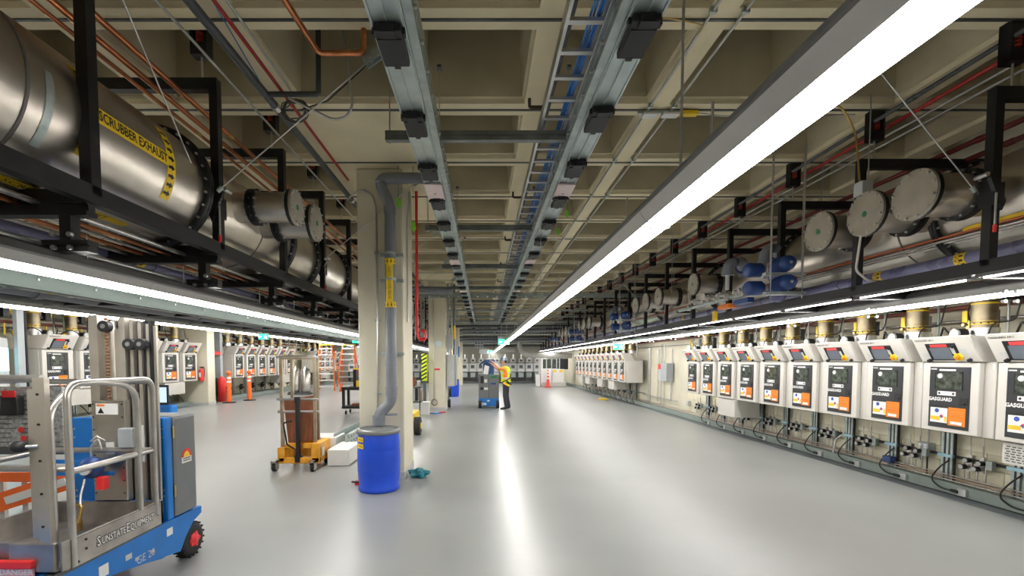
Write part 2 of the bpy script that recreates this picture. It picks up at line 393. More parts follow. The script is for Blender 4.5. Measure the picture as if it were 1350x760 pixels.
# ---------------------------------------------------------------- conduits on the ceiling rib right of the busways
for rx, nm in ((1.97, 'first'), (3.33, 'second')):
    for s, q in ((-.13, 'left'), (.13, 'right')):
        t = thing('conduit', q+' zinc conduit along the '+nm+' long ceiling rib right of the busways', 'conduit', (rx+s, 0, CEIL-.03))
        MB().cyl((rx+s, -1, CEIL-.03), (rx+s, 35, CEIL-.03), .013, 8).build('tube', EMT, t)
        cp = None
        for i in range(24):
            y = 1.05+P*i
            if cp is None: cp = MB().box(rx+s-.03, rx+s+.03, y-.012, y+.012, CEIL-.05, CEIL-.008).build('clamp', GALV, t); c0 = cp.location.copy()
            else: share(cp, c0+Vector((0, P*i, 0)))
y = 5.27
t = thing('junction_box', 'pale junction box with yellow clamp on the first ceiling rib', 'junction box', (1.9, y, CEIL-.06))
MB().bbox(1.80, 1.95, y-.05, y+.05, CEIL-.07, CEIL-.045, .006).build('cover', WHITE2, t); MB().bbox(2.02, 2.20, y-.05, y+.05, CEIL-.07, CEIL-.045, .006).build('cover', WHITE2, t)
MB().box(1.75, 2.25, y-.02, y+.02, CEIL-.045, CEIL-.013).build('strut', GALV, t); MB().bbox(2.20, 2.42, y-.04, y+.04, CEIL-.06, CEIL-.02, .01).build('clamp', YEL, t)
MB().tube(path([(2.42, y, CEIL-.03), (2.7, y, CEIL-.07), (3.3, y, CEIL-.06), (4.2, y, CEIL-.05)], .1), .007, 6).build('flexible_conduit', EMT, label='slim flexible conduit running right from the yellow clamp', cat='conduit')
MB().tube(path([(1.15, 3.86, CEIL-.05), (1.5, 3.86, CEIL-.02), (1.84, 3.9, CEIL-.05), (1.84, 4.1, CEIL-.03)], .08), .006, 6).build('flexible_conduit', BRASS, label='short yellowish flexible conduit between right busway and ceiling rib', cat='conduit')

# ---------------------------------------------------------------- seismic cable brackets, braces
def bracket(x, y, z, ang, label):
    t = thing('seismic_bracket', label, 'bracket', (x, y, z), 'seismic brackets on the ceiling'); R = Matrix.Translation((x, y, z)) @ Matrix.Rotation(ang, 4, 'Y') @ Matrix.Scale(1.35, 4)
    MB().box(-.09, .05, -.03, .03, -.012, 0, Matrix.Translation((x, y, z))).build('base', GALV, t)
    m = MB(); m.box(-.02, .15, -.028, -.02, -.03, .02, R); m.box(-.02, .15, .02, .028, -.03, .02, R); m.box(-.02, .15, -.028, .028, -.034, -.028, R); m.build('channel', GALVL, t)
    MB().cyl(R @ Vector((.11, -.04, -.005)), R @ Vector((.11, .04, -.005)), .016, 8).build('bolt', ALU, t)
def brace(p0, p1, label, r=.006):
    t = thing('sway_brace', label, 'brace', p1, 'sway brace cables'); MB().tube([p0, p1], r, 6).build('cable', ALU, t)
    q = Vector(p0).lerp(Vector(p1), .97); MB().tube([q, p1], .02, 6).build('ferrule', GALV, t)
for i in range(9):
    y = 3.97+2.72*i; bracket(3.02, y, CEIL-.01, radians(38), ORD[i]+' galvanised seismic bracket on the ceiling between the lights and right rack')
    if i in (0, 3, 5): brace((3.1, y, CEIL-.08), (4.22, y, Z(1.45)), ORD[i]+' diagonal brace cable down to the right pipe rack')
for i in range(9):
    y = 4.1+2.72*i; bracket(-.86, y, CEIL-.12, radians(180-35), ORD[i]+' galvanised seismic bracket just left of the left busway')
    brace((-.95, y, CEIL-.17), (-2.35, y, Z(1.5)), ORD[i]+' diagonal brace cable down to the left pipe rack')
brace((-2.0, 1.9, CEIL), (-2.5, 4.1, Z(1.55)), 'long brace cable crossing in front of the copper pipes')
MB().tube([(-1.6, 1.2, CEIL-.02), (-2.0, 3.0, CEIL-.06), (-2.2, 4.7, CEIL-.1)], .005, 5).build('air_line', LBLUE, label='thin light blue line sagging across the upper left ceiling', cat='cable')

# ---------------------------------------------------------------- pipes along the ceiling
def run(x, z, r, m, label, y0=-1, y1=35, name='pipe', coup=None, cm=None, n=10, clampm=None, pitch=2.72):
    t = thing(name, label, 'pipe', (x, y0, z)); MB().cyl((x, y0, z), (x, y1, z), r, n).build('tube', m, t)
    if coup:
        p = None
        for i in range(int((min(y1, 34)-1)/pitch)):
            y = 2.1+pitch*i
            if p is None: p = MB().cyl((x, y-.04, z), (x, y+.04, z), r*coup, n).build('coupling', cm or m, t); b = p.location.copy()
            else: share(p, b+Vector((0, pitch*i, 0)))
    return t
run(-2.14, Z(2.62), .038, DGREY, 'black pipe running along the ceiling above the left rack edge', coup=1.2, cm=ALU)
run(-1.98, Z(2.65), .016, RED, 'thin red sprinkler pipe along the ceiling left of the column', y1=6.8, coup=1.3)
run(-1.90, Z(2.67), .011, EMT, 'zinc conduit beside the red pipe at the ceiling', y1=5.0, coup=1.4)
run(-2.45, Z(2.70), .012, EMT, 'zinc conduit just left of the black ceiling pipe', coup=1.4)
run(-2.62, Z(2.33), .024, COPPER, 'right one of the two copper pipes over the left rack', coup=1.18, cm=BRASS)
run(-2.76, Z(2.30), .024, COPPER, 'left one of the two copper pipes over the left rack', coup=1.18, cm=BRASS)
run(-2.95, Z(2.35), .018, COPPER, 'slim copper pipe behind the pair over the left rack', coup=1.18, cm=BRASS)
run(4.42, Z(2.70), .022, DGREY, 'dark conduit along the ceiling above the right rack', coup=1.3)
run(4.62, Z(2.67), .02, RED, 'red sprinkler pipe along the ceiling above the right rack', coup=1.2)
run(4.74, Z(2.64), .014, EMT, 'zinc conduit beside the red sprinkler pipe on the right', coup=1.3)
run(4.88, Z(2.63), .014, EMT, 'second zinc conduit right of the red sprinkler pipe', coup=1.3)
run(5.15, Z(2.30), .028, DRED, 'upper dark red pipe over the right duct', coup=1.2)
run(5.45, Z(2.26), .028, DRED, 'lower dark red pipe beyond the right duct', coup=1.2)
# copper u-bend, iron branch, conduit drop, cable coil
MB().tube(path([(-1.62, 1.0, Z(2.62)), (-1.40, 4.0, Z(2.62)), (-1.02, 4.0, Z(2.62)), (-1.02, 4.05, CEIL+.3)], .06), .024, 10).build('copper_pipe', COPPER, label='copper pipe with a u-turn hanging from the big coffer left of the busway', cat='pipe')
MB().tube(path([(-2.14, 4.6, Z(2.62)), (-1.62, 4.6, Z(2.62)), (-1.62, 4.62, CEIL+.5)], .03), .026, 8).build('iron_branch', DGREY, label='short black iron branch rising into the coffer beside the cable coil', cat='pipe')
MB().tube(path([(-1.30, 4.2, CEIL+.5), (-1.17, 4.22, Z(2.25)), (-1.35, 4.3, Z(2.2)), (-1.85, 4.45, Z(2.5))], .12), .012, 8).build('conduit', EMT, label='bent zinc conduit hooking below the coffer left of the busway', cat='conduit')
cc = []
for i in range(70):
    a = i*.52; r = .10+.018*sin(i*.37); cc.append((-1.82+r*cos(a)*1.15, 4.5+.01*(i % 5), Z(2.42)+r*sin(a)))
MB().tube(cc, .006, 5).build('cable_coil', mat('grey_cable', (.11, .11, .10), .6), label='coil of thin grey cable hung beside the red pipe', cat='cable')
MB().tube([(-1.75, 4.5, Z(2.42)), (-1.5, 4.5, Z(2.5)), (-1.1, 4.3, Z(2.68)), (-.95, 4.3, CEIL)], .006, 5).build('cable', DARK, label='thin black cable from the coil up to the copper u-turn', cat='cable')
# ---------------------------------------------------------------- column services: grey drain pipe, conduits, red standpipe
t = thing('drain_pipe', 'grey plastic drain pipe coming down the column into the blue drum', 'pipe', (-1.35, 6.70, .9))
px, py = -1.345, 6.66
MB().tube(path([(-.62, py, Z(2.62)), (-1.47, py, Z(2.62)), (-1.47, py, Z(2.50)), (px, py, Z(2.25)), (px, py, 1.20), (px-.18, py-.05, 1.02), (px-.18, py-.05, .88)], .09, 6), .078, 14).build('pipe', PVC, t)
for z0, z1 in ((1.30, 1.42), (1.72, 1.92), (Z(2.12), Z(2.22)), (Z(-.8), Z(-.78))): MB().cyl((px, py, z0), (px, py, z1), .088, 14).build('coupling', PVC, t)
MB().cyl((px-.18, py-.05, .86), (px-.18, py-.05, 1.0), .09, 14).build('coupling', PVC, t)
for z in (Z(1.55), Z(.10), Z(1.18)):
    m = MB(); m.box(px-.17, px+.17, 6.74, 6.83, z-.02, z+.02); m.cyl((px, py, z-.018), (px, py, z+.018), .084, 14); m.build('clamp', GALV, t)
lab = MB(); lab.add([(px-.080+.005*0+0, 0, 0)], []); 
def onpipe(px, py, r):
    return lambda u, v: (px+r*sin(u/r), py-r*cos(u/r), 0+v)
r = .0805; lb = MB(); n = 8; z0, z1 = Z(.84), Z(1.40)
vs = [(px+r*sin(a), py-r*cos(a), z) for z in (z0, z1) for a in [radians(-38+76*i/n) for i in range(n+1)]]
lb.add(vs, [(i, i+1, n+2+i, n+1+i) for i in range(n)]); lb.build('label_strip', YEL, t)
for zz in (z0-.03, z1+.03):
    lb = MB(); vs = [(px+r*1.005*sin(a), py-r*1.005*cos(a), z) for z in (zz-.04, zz+.04) for a in [radians(-85+170*i/16) for i in range(17)]]
    lb.add(vs, [(i, i+1, 18+i, 17+i) for i in range(16)]); lb.build('arrow_band', YEL, t)
    ar = MB()
    for a in (-60, -20, 20, 60):
        f = lambda u, v: (px+r*1.02*sin(radians(a)+u/r), py-r*1.02*cos(radians(a)+u/r), zz+v)
        ar.add([f(0, -.03), f(.014, 0), f(.005, 0), f(.005, .03), f(-.005, .03), f(-.005, 0), f(-.014, 0)], [(0, 1, 2, 3, 4, 5, 6)])
    ar.build('arrow', DARK, t)
text('SAFETY SHOWER DRAIN', .062, lambda u, v: (px+r*1.02*sin(v/r), py-r*1.02*cos(v/r), (z0+z1)/2-u), DARK, t, sx=.66)
t = thing('conduit', 'zinc conduit looping over the front face of the foreground column', 'conduit', (-1.75, 6.8, 0))
MB().tube(path([(-2.0, 6.79, Z(2.35)), (-1.86, 6.79, Z(2.5)), (-1.66, 6.79, Z(2.5)), (-1.57, 6.80, Z(2.3)), (-1.57, 6.80, Z(.4)), (-1.60, 6.80, .10)], .14), .014, 8).build('tube', EMT, t)
for z in (Z(1.6), Z(.6), Z(-.5)): MB().box(-1.61, -1.53, 6.80, 6.83, z-.015, z+.015).build('clamp', GALV, t)
MB().tube(path([(-1.12, 7.0, Z(2.55)), (-1.12, 7.0, Z(2.4)), (-1.17, 7.1, Z(2.2)), (-1.17, 7.1, Z(.6))], .08), .012, 8).build('conduit', EMT, label='zinc conduit down the right side of the foreground column', cat='conduit')
MB().tube(path([(-1.12, 7.75, CEIL), (-1.12, 7.75, Z(.5)), (-1.12, 7.9, Z(.38)), (-1.02, 7.95, Z(.38))], .05), .024, 8).build('standpipe', REDB, label='red standpipe down the right rear edge of the foreground column', cat='pipe')
MB().tube(path([(-1.08, 7.9, Z(.52)), (-1.0, 7.9, Z(.52)), (-1.0, 7.9, Z(.36)), (-1.1, 7.9, Z(.36))], .04), .022, 8).build('hose_loop', REDB, label='short red pipe loop behind the foreground column edge', cat='pipe')
# ---------------------------------------------------------------- suspended pipe racks
def rack(side, X, ztop, zbot, inner, d0, n, label, lower):
    t = thing('pipe_rack', label, 'rack', (X, d0, zbot)); s = side; h = .036; lev = (0, -.22) if s < 0 else (0,)
    MB().box(min(X, X-s*.0)-h, X+h, -.5, d0+P*n, zbot-.055, zbot+.055).build('long_beam', BLACK, t)
    MB().box(X+s*inner-h, X+s*inner+h, -.5, d0+P*n, zbot-.055, zbot+.055).build('long_beam', BLACK, t)
    def part(name, x0, x1, y, z0, z1, w=h):
        return MB().box(min(x0, x1), max(x0, x1), y-w, y+w, z0, z1)
    protos = [('post', MB().box(X-h, X+h, d0-h, d0+h, zbot, ztop)), ('top_arm', part('', X, X+s*inner*.98, d0, ztop-.1, ztop)),
              ('post', MB().box(X+s*inner-h, X+s*inner+h, d0-h, d0+h, zbot, ztop)), ('cross_bar', part('', X, X+s*inner, d0, zbot-.03, zbot+.03, .03))]
    m = MB(); zl = zbot-(.13 if s < 0 else .10); xe = X+s*lower
    for zz, hh in [(zl+q, .10 if q == 0 and s < 0 else .07) for q in lev]:
        m.box(min(X+s*.0, xe), max(X+s*.0, xe), d0-.04, d0+.04, zz, zz+.03); m.box(min(X+s*.0, xe), max(X+s*.0, xe), d0-.04, d0+.04, zz+hh-.03, zz+hh); m.box(min(X+s*.0, xe), max(X+s*.0, xe), d0-.025, d0+.025, zz+.03, zz+hh-.03)
    protos.append(('lower_strut', m))
    for q in ((.14, 1.1, 2.1, 2.8) if s < 0 else ()): protos.append(('strut_hanger', MB().box(X+s*q-.035, X+s*q+.035, d0-.035, d0+.035, zl-.16, zl)))
    for q in ((.1, 1.5) if s > 0 else ()): protos.append(('strut_hanger', MB().box(X+s*q-.03, X+s*q+.03, d0-.03, d0+.03, zl+.08, zbot-.03)))
    m = MB()
    for q in (.10, .20): 
        for zz in (zl-.20, zl-.12): m.cyl((X+s*q, d0-.06, zz), (X+s*q, d0-.035, zz), .016, 6)
    protos.append(('bolts', m)); br = mat('bolt_zinc', (.6, .62, .62), .3, .9)
    for nm, mb in protos:
        o = mb.build(nm, br if nm == 'bolts' else BLACK, t); b = o.location.copy()
        if nm == 'bolts': o['kind'] = 'stuff'
        for i in range(1, n): share(o, b+Vector((0, P*i, 0)))
    for i in (range(1, n, 2) if s < 0 else (0, 5, 10, 15)):                                   # splice gussets where the brace cables land
        y = d0+P*i; m = MB(); m.box(X-.045, X+.045, y-.06, y+.06, Z(1.30), Z(1.48)); m.prism([(X+s*.02, Z(1.25)), (X-s*.09, Z(1.52)), (X-s*.05, Z(1.55)), (X+s*.05, Z(1.33))], y-.07, y-.04)
        m.build('gusset', BLACK, t); MB().cyl((X-s*.09, y-.05, Z(1.55)), (X-s*.09, y+.05, Z(1.55)), .02, 8).build('cable_clamp', ALU, t); MB().cyl((X-s*.07, y-.1, Z(1.38)), (X-s*.07, y-.1, Z(1.12)), .008, 6).build('cable_tail', ALU, t)
        MB().cyl((X-s*.07, y-.1, Z(1.12)), (X-s*.07, y-.1, Z(1.06)), .013, 6).build('red_tip', REDB, t)
    return t
rack(-1, -2.42, Z(2.53), Z(1.02), 1.25, 2.86, 24, 'black steel pipe rack hanging along the left side around the big duct', 2.9)
rack(1, 4.28, Z(2.27), Z(.80), 1.55, 3.90, 23, 'black steel pipe rack hanging along the right side over the cabinets', 1.9)
iso = thing('spring_isolator', 'x', 'hanger')
m = MB(); m.box(-.075, -.05, -.05, .05, 0, .33); m.box(-.05, .05, -.05, -.04, .22, .33); m.box(-.05, .05, -.05, -.04, 0, .10); m.box(.05, .075, -.05, .05, 0, .33); m.box(-.075, .075, -.05, .05, .30, .35); m.box(-.075, .075, -.05, .05, 0, .07); m.box(-.075, .075, .04, .05, .07, .3); m.build('frame', BLACK, iso)
for q in range(3): MB().cyl((0, -.02, .12+.03*q), (0, -.02, .137+.03*q), .034, 10).build('spring_coil', mat('red_spring', (.45, .05, .03), .4), iso)
MB().cyl((0, 0, -.28), (0, 0, 0), .009, 6).build('rod', EMT, iso); MB().cyl((0, 0, .35), (0, 0, .7), .009, 6).build('rod', EMT, iso)
k = 0
for side, X, zz, d0, n, wh in ((-1, -2.56, Z(2.76), 2.86, 18, 'over the left pipe rack'), (1, 4.46, Z(2.50), 2.54, 18, 'over the right pipe rack')):
    for i in range(n):
        loc = (X, d0+P*i+.05, zz); lab = ORD[i]+' black spring isolator with red coils hanging '+wh
        if k == 0: iso.location = loc; iso['label'] = lab; iso['group'] = 'spring isolators'; iso['_w'] = loc; k = 1
        else: dup(iso, loc, label=lab)

# ---------------------------------------------------------------- round ducts
def duct(X, z, R, flanges, label, y0=-1, y1=35):
    t = thing('exhaust_duct', label, 'duct', (X, 0, z)); ed = [y0]+flanges+[y1]
    for a, b in zip(ed[:-1], ed[1:]):
        MB().cyl((X, a+.004, z), (X, b-.004, z), R, 56, caps=False).build('duct_section', DUCTM, t)
    bp = None
    for y in flanges:
        f = MB(); f.lathe([(R-.002, y-.03), (R+.055, y-.03), (R+.055, y-.006), (R+.045, y-.006), (R+.045, y+.006), (R+.055, y+.006), (R+.055, y+.03), (R-.002, y+.03)], (X, 0, z), 'y', 56)
        fo = f.build('flange', BLACK, t)
        b = MB()
        for i in range(28):
            a = 2*pi*(i+.5)/28; cx, cz = X+(R+.028)*cos(a), z+(R+.028)*sin(a); b.cyl((cx, y-.05, cz), (cx, y+.05, cz), .011, 6)
        b.build('bolts', ALU, fo, kind='stuff')
    for y in [q for q in (2.5, 5.12, 10.2)]:
        MB().lathe([(R+.001, y-.012), (R+.006, y-.008), (R+.006, y+.008), (R+.001, y+.012)], (X, 0, z), 'y', 56).build('weld_seam', mat('dark_gasket', (.15, .14, .13), .5, .5), t)
    m = MB(); m.box(X+R-.03, X+R-.0, -.9, 2.5, z-.02, z-.016); return t
dl = duct(-2.91, Z(1.52), .48, [4.06, 5.86, 6.75, 8.2, 9.9, 12.0, 13.4, 15.5, 17.5, 20, 23, 26], 'big round stainless exhaust duct in the left rack lettered SCRUBBER EXHAUST')
dr = duct(5.05, Z(1.50), .46, [2.9, 4.7, 7.1, 9.4, 12.2, 15, 18, 21, 24, 27], 'big round stainless duct running inside the right rack')
def wrap(X, z, R): return lambda y, ph: (X+R*cos(ph), y, z+R*sin(ph))
F = wrap(-2.91, Z(1.52), .4825); G = wrap(-2.91, Z(1.52), .4845)
def patch(F, y0, y1, p0, p1, n=10): 
    m = MB(); vs = [F(y, radians(p0+(p1-p0)*i/n)) for y in (y0, y1) for i in range(n+1)]; return m.add(vs, [(i, i+1, n+2+i, n+1+i) for i in range(n)])
patch(F, 2.86, 3.60, -2, 9.5).build('text_band', YEL, dl)
text('SCRUBBER EXHAUST', .088, lambda u, v: G(3.262+u, radians(3.7)+v/.483), DARK, dl, sx=.76, bold=.0018)
for yc in (2.88, 3.62):
    patch(F, yc-.045, yc+.045, -32, 36, 16).build('arrow_band', YEL, dl)
    for k in range(8):
        ph = radians(-26+8*k); f = lambda u, v: G(yc+u, ph+v/.483); ar = MB()
        ar.add([f(.035, 0), f(.002, .025), f(.002, .011), f(-.033, .011), f(-.033, -.011), f(.002, -.011), f(.002, -.025)], [(0, 1, 2, 3, 4, 5, 6)]); ar.build('arrow', DARK, dl)
patch(F, 2.60, 2.65, -40, 12).build('joint_strap', GALV, dl)
# branch stubs with blind discs
def stub(D, X0, X1, y, z, r, side, ghole=True):
    a, b = X0, X1; fr = r*1.2
    s = MB().cyl((a, y, z), (b, y, z), r, 24).build('branch_stub', DUCTM, D)
    e = MB(); e.cyl((b, y, z), (b+side*.025, y, z), fr, 28); e.k = 1
    e.build('blind_disc', mat('blank_disc_steel', (.45, .41, .34), .45, .55, var=.08), D)
    for q0, q1 in ((b-side*.035, b-side*.003), (a+side*.20, a+side*.235), (a+side*.245, a+side*.28)): fo = MB().cyl((q0, y, z), (q1, y, z), fr, 28).build('stub_flange', BLACK, D)
    m = MB()
    for i in range(12):
        an = 2*pi*(i+.5)/12; yy, zz = y+(r*1.1)*cos(an), z+(r*1.1)*sin(an)
        m.cyl((b-side*.05, yy, zz), (b+side*.042, yy, zz), .011, 6); m.cyl((a+side*.18, yy, zz), (a+side*.30, yy, zz), .010, 6)
    m.build('bolts', ALU, fo, kind='stuff')
    if ghole: MB().cyl((b+side*.026, y, z), (b+side*.029, y, z), .028, 16).build('green_sticker', mat('green_sticker', (.02, .18, .08), .5), D)
stub(dl, -2.50, -1.88, 4.62, Z(1.53), .145, 1); stub(dl, -2.50, -1.88, 5.16, Z(1.535), .165, 1)
for y, g in ((4.28, 0), (4.82, 1), (5.48, 1)): stub(dr, 4.66, 4.0, y, Z(1.53), .19, -1, g)
for y in (8.72, 10.45, 11.25, 12.0, 13.9, 17.2, 18.1, 19.0, 22, 22.9, 23.8): stub(dr, 4.66, 4.0+(.0), y, Z(1.45), .17, -1, True)
for y in (9.2, 12.8, 13.6): stub(dl, -2.50, -2.0, y, Z(1.5), .15, 1)

# ---------------------------------------------------------------- pipes in the racks
def banded(t, x, z, r, y, L=.075, arrows=4, a0=-150, a1=60):
    FF = wrap(x, z, r*1.01); GG = wrap(x, z, r*1.03)
    patch(FF, y-L, y+L, a0, a1, 14).build('arrow_band', YEL, t)
    for k in range(arrows):
        ph = radians(a0+20+(a1-a0-40)*k/max(1, arrows-1)); f = lambda u, v: GG(y+u, ph+v/r); ar = MB()
        ar.add([f(L*.8, 0), f(.0, .022), f(0, .009), f(-L*.7, .009), f(-L*.7, -.009), f(0, -.009), f(0, -.022)], [(0, 1, 2, 3, 4, 5, 6)]); ar.build('arrow', DARK, t)
for x, z, r, ys, lab in ((4.70, Z(1.34), .062, (3.75, 4.35, 5.2, 9.8, 10.3, 14), 'upper violet-grey plastic pipe in the right rack with yellow arrow bands'),
                    (4.55, Z(.965), .060, (3.75, 4.35, 5.25, 9.8, 10.3, 14.5), 'lower violet-grey plastic pipe in the right rack with yellow arrow bands')):
    t = run(x, z, r, PVCV, lab, n=20)
    for y in ys: banded(t, x, z, r, y, .05, 4, 100, 260)
    for y in (2.2, 5.9, 8.9, 12): MB().cyl((x, y-.08, z), (x, y+.08, z), r*1.16, 20).build('coupling', PVCV, t)
YB = MB(); YB.box(4.62, 4.64, 3.8, 4.45, Z(1.24), Z(1.28)); YB.build('label_strip', YEL, label='yellow edged label strip below the upper violet pipe', cat='label')
t = thing('tube_bank', 'bank of slim stainless tubes between the violet pipes in the right rack', 'tubes', (4.9, 0, Z(1.1)))
for i in range(9): MB().cyl((4.62+.055*i, -1, Z(1.20)-.012*i), (4.62+.055*i, 30, Z(1.20)-.012*i), .014, 6).build('tube', STEEL, t)
run(4.62, Z(1.235), .012, mat('orange_brown_tube', (.50, .14, .05), .4, .3), 'single orange tube in the right rack', name='tube', n=8)
for i, (x, z, r, m, lab) in enumerate(((5.55, Z(.9), .09, PVCV, 'wide violet-grey pipe deep in the right rack'), (5.75, Z(1.2), .05, STEEL, 'stainless pipe deep in the right rack'), (5.3, Z(.86), .035, COPPER, 'copper pipe low in the right rack'),
      (5.9, Z(1.6), .07, PVC, 'grey pipe high against the right wall'), (6.1, Z(1.0), .05, DGREY, 'dark pipe low by the right wall'), (4.9, Z(.76), .03, STEEL, 'stainless pipe on the lower struts at right'))):
    run(x, z, r, m, lab, n=12, coup=1.15)
# left lower tiers
L = [(-2.72, .965, .018, STEEL, 'stainless tube nearest the left rack edge'), (-2.85, .965, .016, COPPER, 'copper tube second from the left rack edge'), (-2.98, .97, .014, STEEL, 'thin stainless tube third from the left rack edge'),
     (-3.10, .97, .018, COPPER, 'copper tube fourth from the left rack edge'), (-3.24, .97, .014, STEEL, 'thin stainless tube fifth from the left rack edge'), (-3.45, .99, .05, PVCV, 'violet-grey pipe on the upper strut of the left rack'),
     (-3.70, 1.0, .06, STEEL, 'polished pipe on the upper strut of the left rack'), (-3.95, .98, .03, COPPER, 'wide copper pipe on the upper strut of the left rack'), (-4.3, 1.02, .07, PVC, 'grey pipe on the upper strut of the left rack'),
     (-2.72, .72, .02, EMT, 'zinc conduit on the bottom strut of the left rack'), (-2.95, .71, .045, STEEL, 'polished pipe on the bottom strut of the left rack'), (-3.2, .71, .04, PVC, 'grey pipe on the bottom strut of the left rack'),
     (-3.45, .70, .02, COPPER, 'copper tube on the bottom strut of the left rack'), (-3.7, .71, .055, PVCV, 'large violet pipe on the bottom strut of the left rack'), (-4.0, .71, .05, STEEL, 'second polished pipe on the bottom strut of the left rack'),
     (-4.35, .70, .03, STEEL, 'outer stainless pipe on the bottom strut of the left rack'), (-4.7, .74, .08, PVC, 'largest grey pipe at the outer end of the left rack'), (-5.1, .70, .04, DGREY, 'black pipe at the outer end of the left rack')]
for x, zz, r, m, lab in L:
    t = run(x, Z(zz), r, m, lab, n=10, coup=1.2)
    if r in (.05, .03, .045): 
        for y in (3.2, 4.6, 7.3): banded(t, x, Z(zz), r, y, .05, 3, -150, -20)
patch(F, 2.55, 3.60, -79, -71.5).build('text_band', YEL, dl)
text('SCRUBBER EXHAUST', .052, lambda u, v: G(3.05+u, radians(-75.2)+v/.483), DARK, dl, sx=1.5)
t = thing('steel_channel', 'grey-green slotted steel channel running beside the left light row', 'channel', (-3.35, 0, Z(.5)))
m = MB(); m.box(-3.34, -3.30, -1, 34, Z(.54), Z(.67)); m.box(-3.40, -3.30, -1, 34, Z(.53), Z(.545)); m.box(-3.40, -3.30, -1, 34, Z(.665), Z(.68)); m.build('web', GREENC, t)
bt = None
for i in range(60):
    y = 1.9+.5*i
    if bt is None: bt = MB().cyl((-3.30, y, Z(.60)), (-3.288, y, Z(.60)), .010, 6).build('bolt', ALU, t); b0 = bt.location.copy()
    else: share(bt, b0+Vector((0, .5*i, 0)))
t = thing('light_strut', 'grey steel strut carrying the right light row', 'strut', (4.9, 0, Z(.78)))
MB().box(4.86, 4.94, -1, 34, Z(.80), Z(.86)).build('strut', GALV, t)
for i in range(12): MB().box(4.87, 4.93, 4+2.72*i, 4.05+2.72*i, Z(.86), Z(1.0)).build('drop_plate', GALV, t)
# actuated valves (blue motors) and grey U-bends in the right rack
def valve(x, y, z, label):
    t = thing('motor_valve', label, 'valve', (x, y, z), 'blue motor valves in the right rack')
    MB().lathe([(0.001, -.16), (.085, -.15), (.10, -.10), (.10, .10), (.085, .15), (.001, .16)], (x, y, z), 'y', 20).build('motor', NAVY, t)
    m = MB()
    for i in range(9): m.lathe([(.10, -.1+.022*i), (.108, -.1+.022*i), (.108, -.094+.022*i), (.10, -.094+.022*i)], (x, y, z), 'y', 20)
    m.build('cooling_fins', NAVY, t, kind='stuff')
    MB().lathe([(0.001, -.2), (.075, -.2), (.10, -.15), (.10, -.13)], (x, y, z), 'y', 20).build('fan_cover', NAVY, t)
    MB().lathe([(0.001, -.21), (.02, -.21), (.02, -.2)], (x, y, z), 'y', 12).build('hub_cap', GALV, t)
    MB().lathe([(.001, -.12), (.08, -.12), (.10, -.09), (.10, .08), (.07, .12), (.001, .12)], (x-.22, y+.25, z-.02), 'x', 18).build('gear_housing', NAVY, t)
    MB().lathe([(.001, -.05), (.13, -.05), (.15, -.03), (.15, .05), (.08, .09), (.001, .09)], (x+.12, y+.28, z-.06), 'x', 20).build('pump_volute', mat('violet_pump', (.12, .12, .26), .35), t)
    MB().box(x-.28, x+.26, y-.12, y-.04, z-.16, z-.12).build('base_strut', GALVL, t)
    for xx in (x-.2, x+.22): MB().cyl((xx, y-.08, z-.2), (xx, y-.08, CEIL+.02), .007, 6).build('rod', ALU, t)
for i, (x, y, z) in enumerate(((4.05, 6.25, Z(1.30)), (4.0, 6.15, Z(1.03)), (4.0, 12.9, Z(1.28)), (4.0, 12.8, Z(.98)), (4.0, 19.2, Z(1.25)), (4.0, 19.1, Z(.95)), (4.0, 25, Z(1.2)))):
    valve(x, y, z, 'blue motor valve %s in the right rack, %s' % (['upper', 'lower'][i % 2], ['of the nearest pair', 'of the second pair', 'of the third pair', 'of the farthest group'][i//2]))
def ubend(x, y, z, label, s=1):
    t = thing('plastic_bend', label, 'pipe', (x, y, z)); 
    MB().tube(path([(x+.50*s, y+.9*s, z-.02), (x+.2*s, y+.35*s, z-.02), (x, y, z), (x-.22*s, y, z-.03), (x-.22*s, y, z-.16)], .12*s), .075*s, 14).build('pipe', PVC, t)
    MB().cyl((x-.22*s, y, z-.15), (x-.22*s, y, z-.22), .09*s, 14).build('collar', PVC, t); MB().cyl((x+.2*s, y+.36*s, z-.02), (x+.24*s, y+.43*s, z-.02), .10*s, 14).build('flange', mat('violet_flange', (.04, .05, .16), .4), t)
    MB().cyl((x-.22*s, y, z-.22), (x-.22*s, y, z-.45), .03, 8).build('drain_leg', LGREY, t)
ubend(4.05, 7.2, Z(1.56), 'grey plastic u-bend above the nearest blue motors', 1); ubend(4.22, 6.6, Z(1.62), 'nearer small grey plastic u-bend above the blue motors', .85); ubend(4.05, 13.6, Z(1.55), 'grey plastic u-bend above the second pair of blue motors', 1); ubend(4.05, 20.3, Z(1.5), 'farther grey plastic u-bend above the third pair of motors')
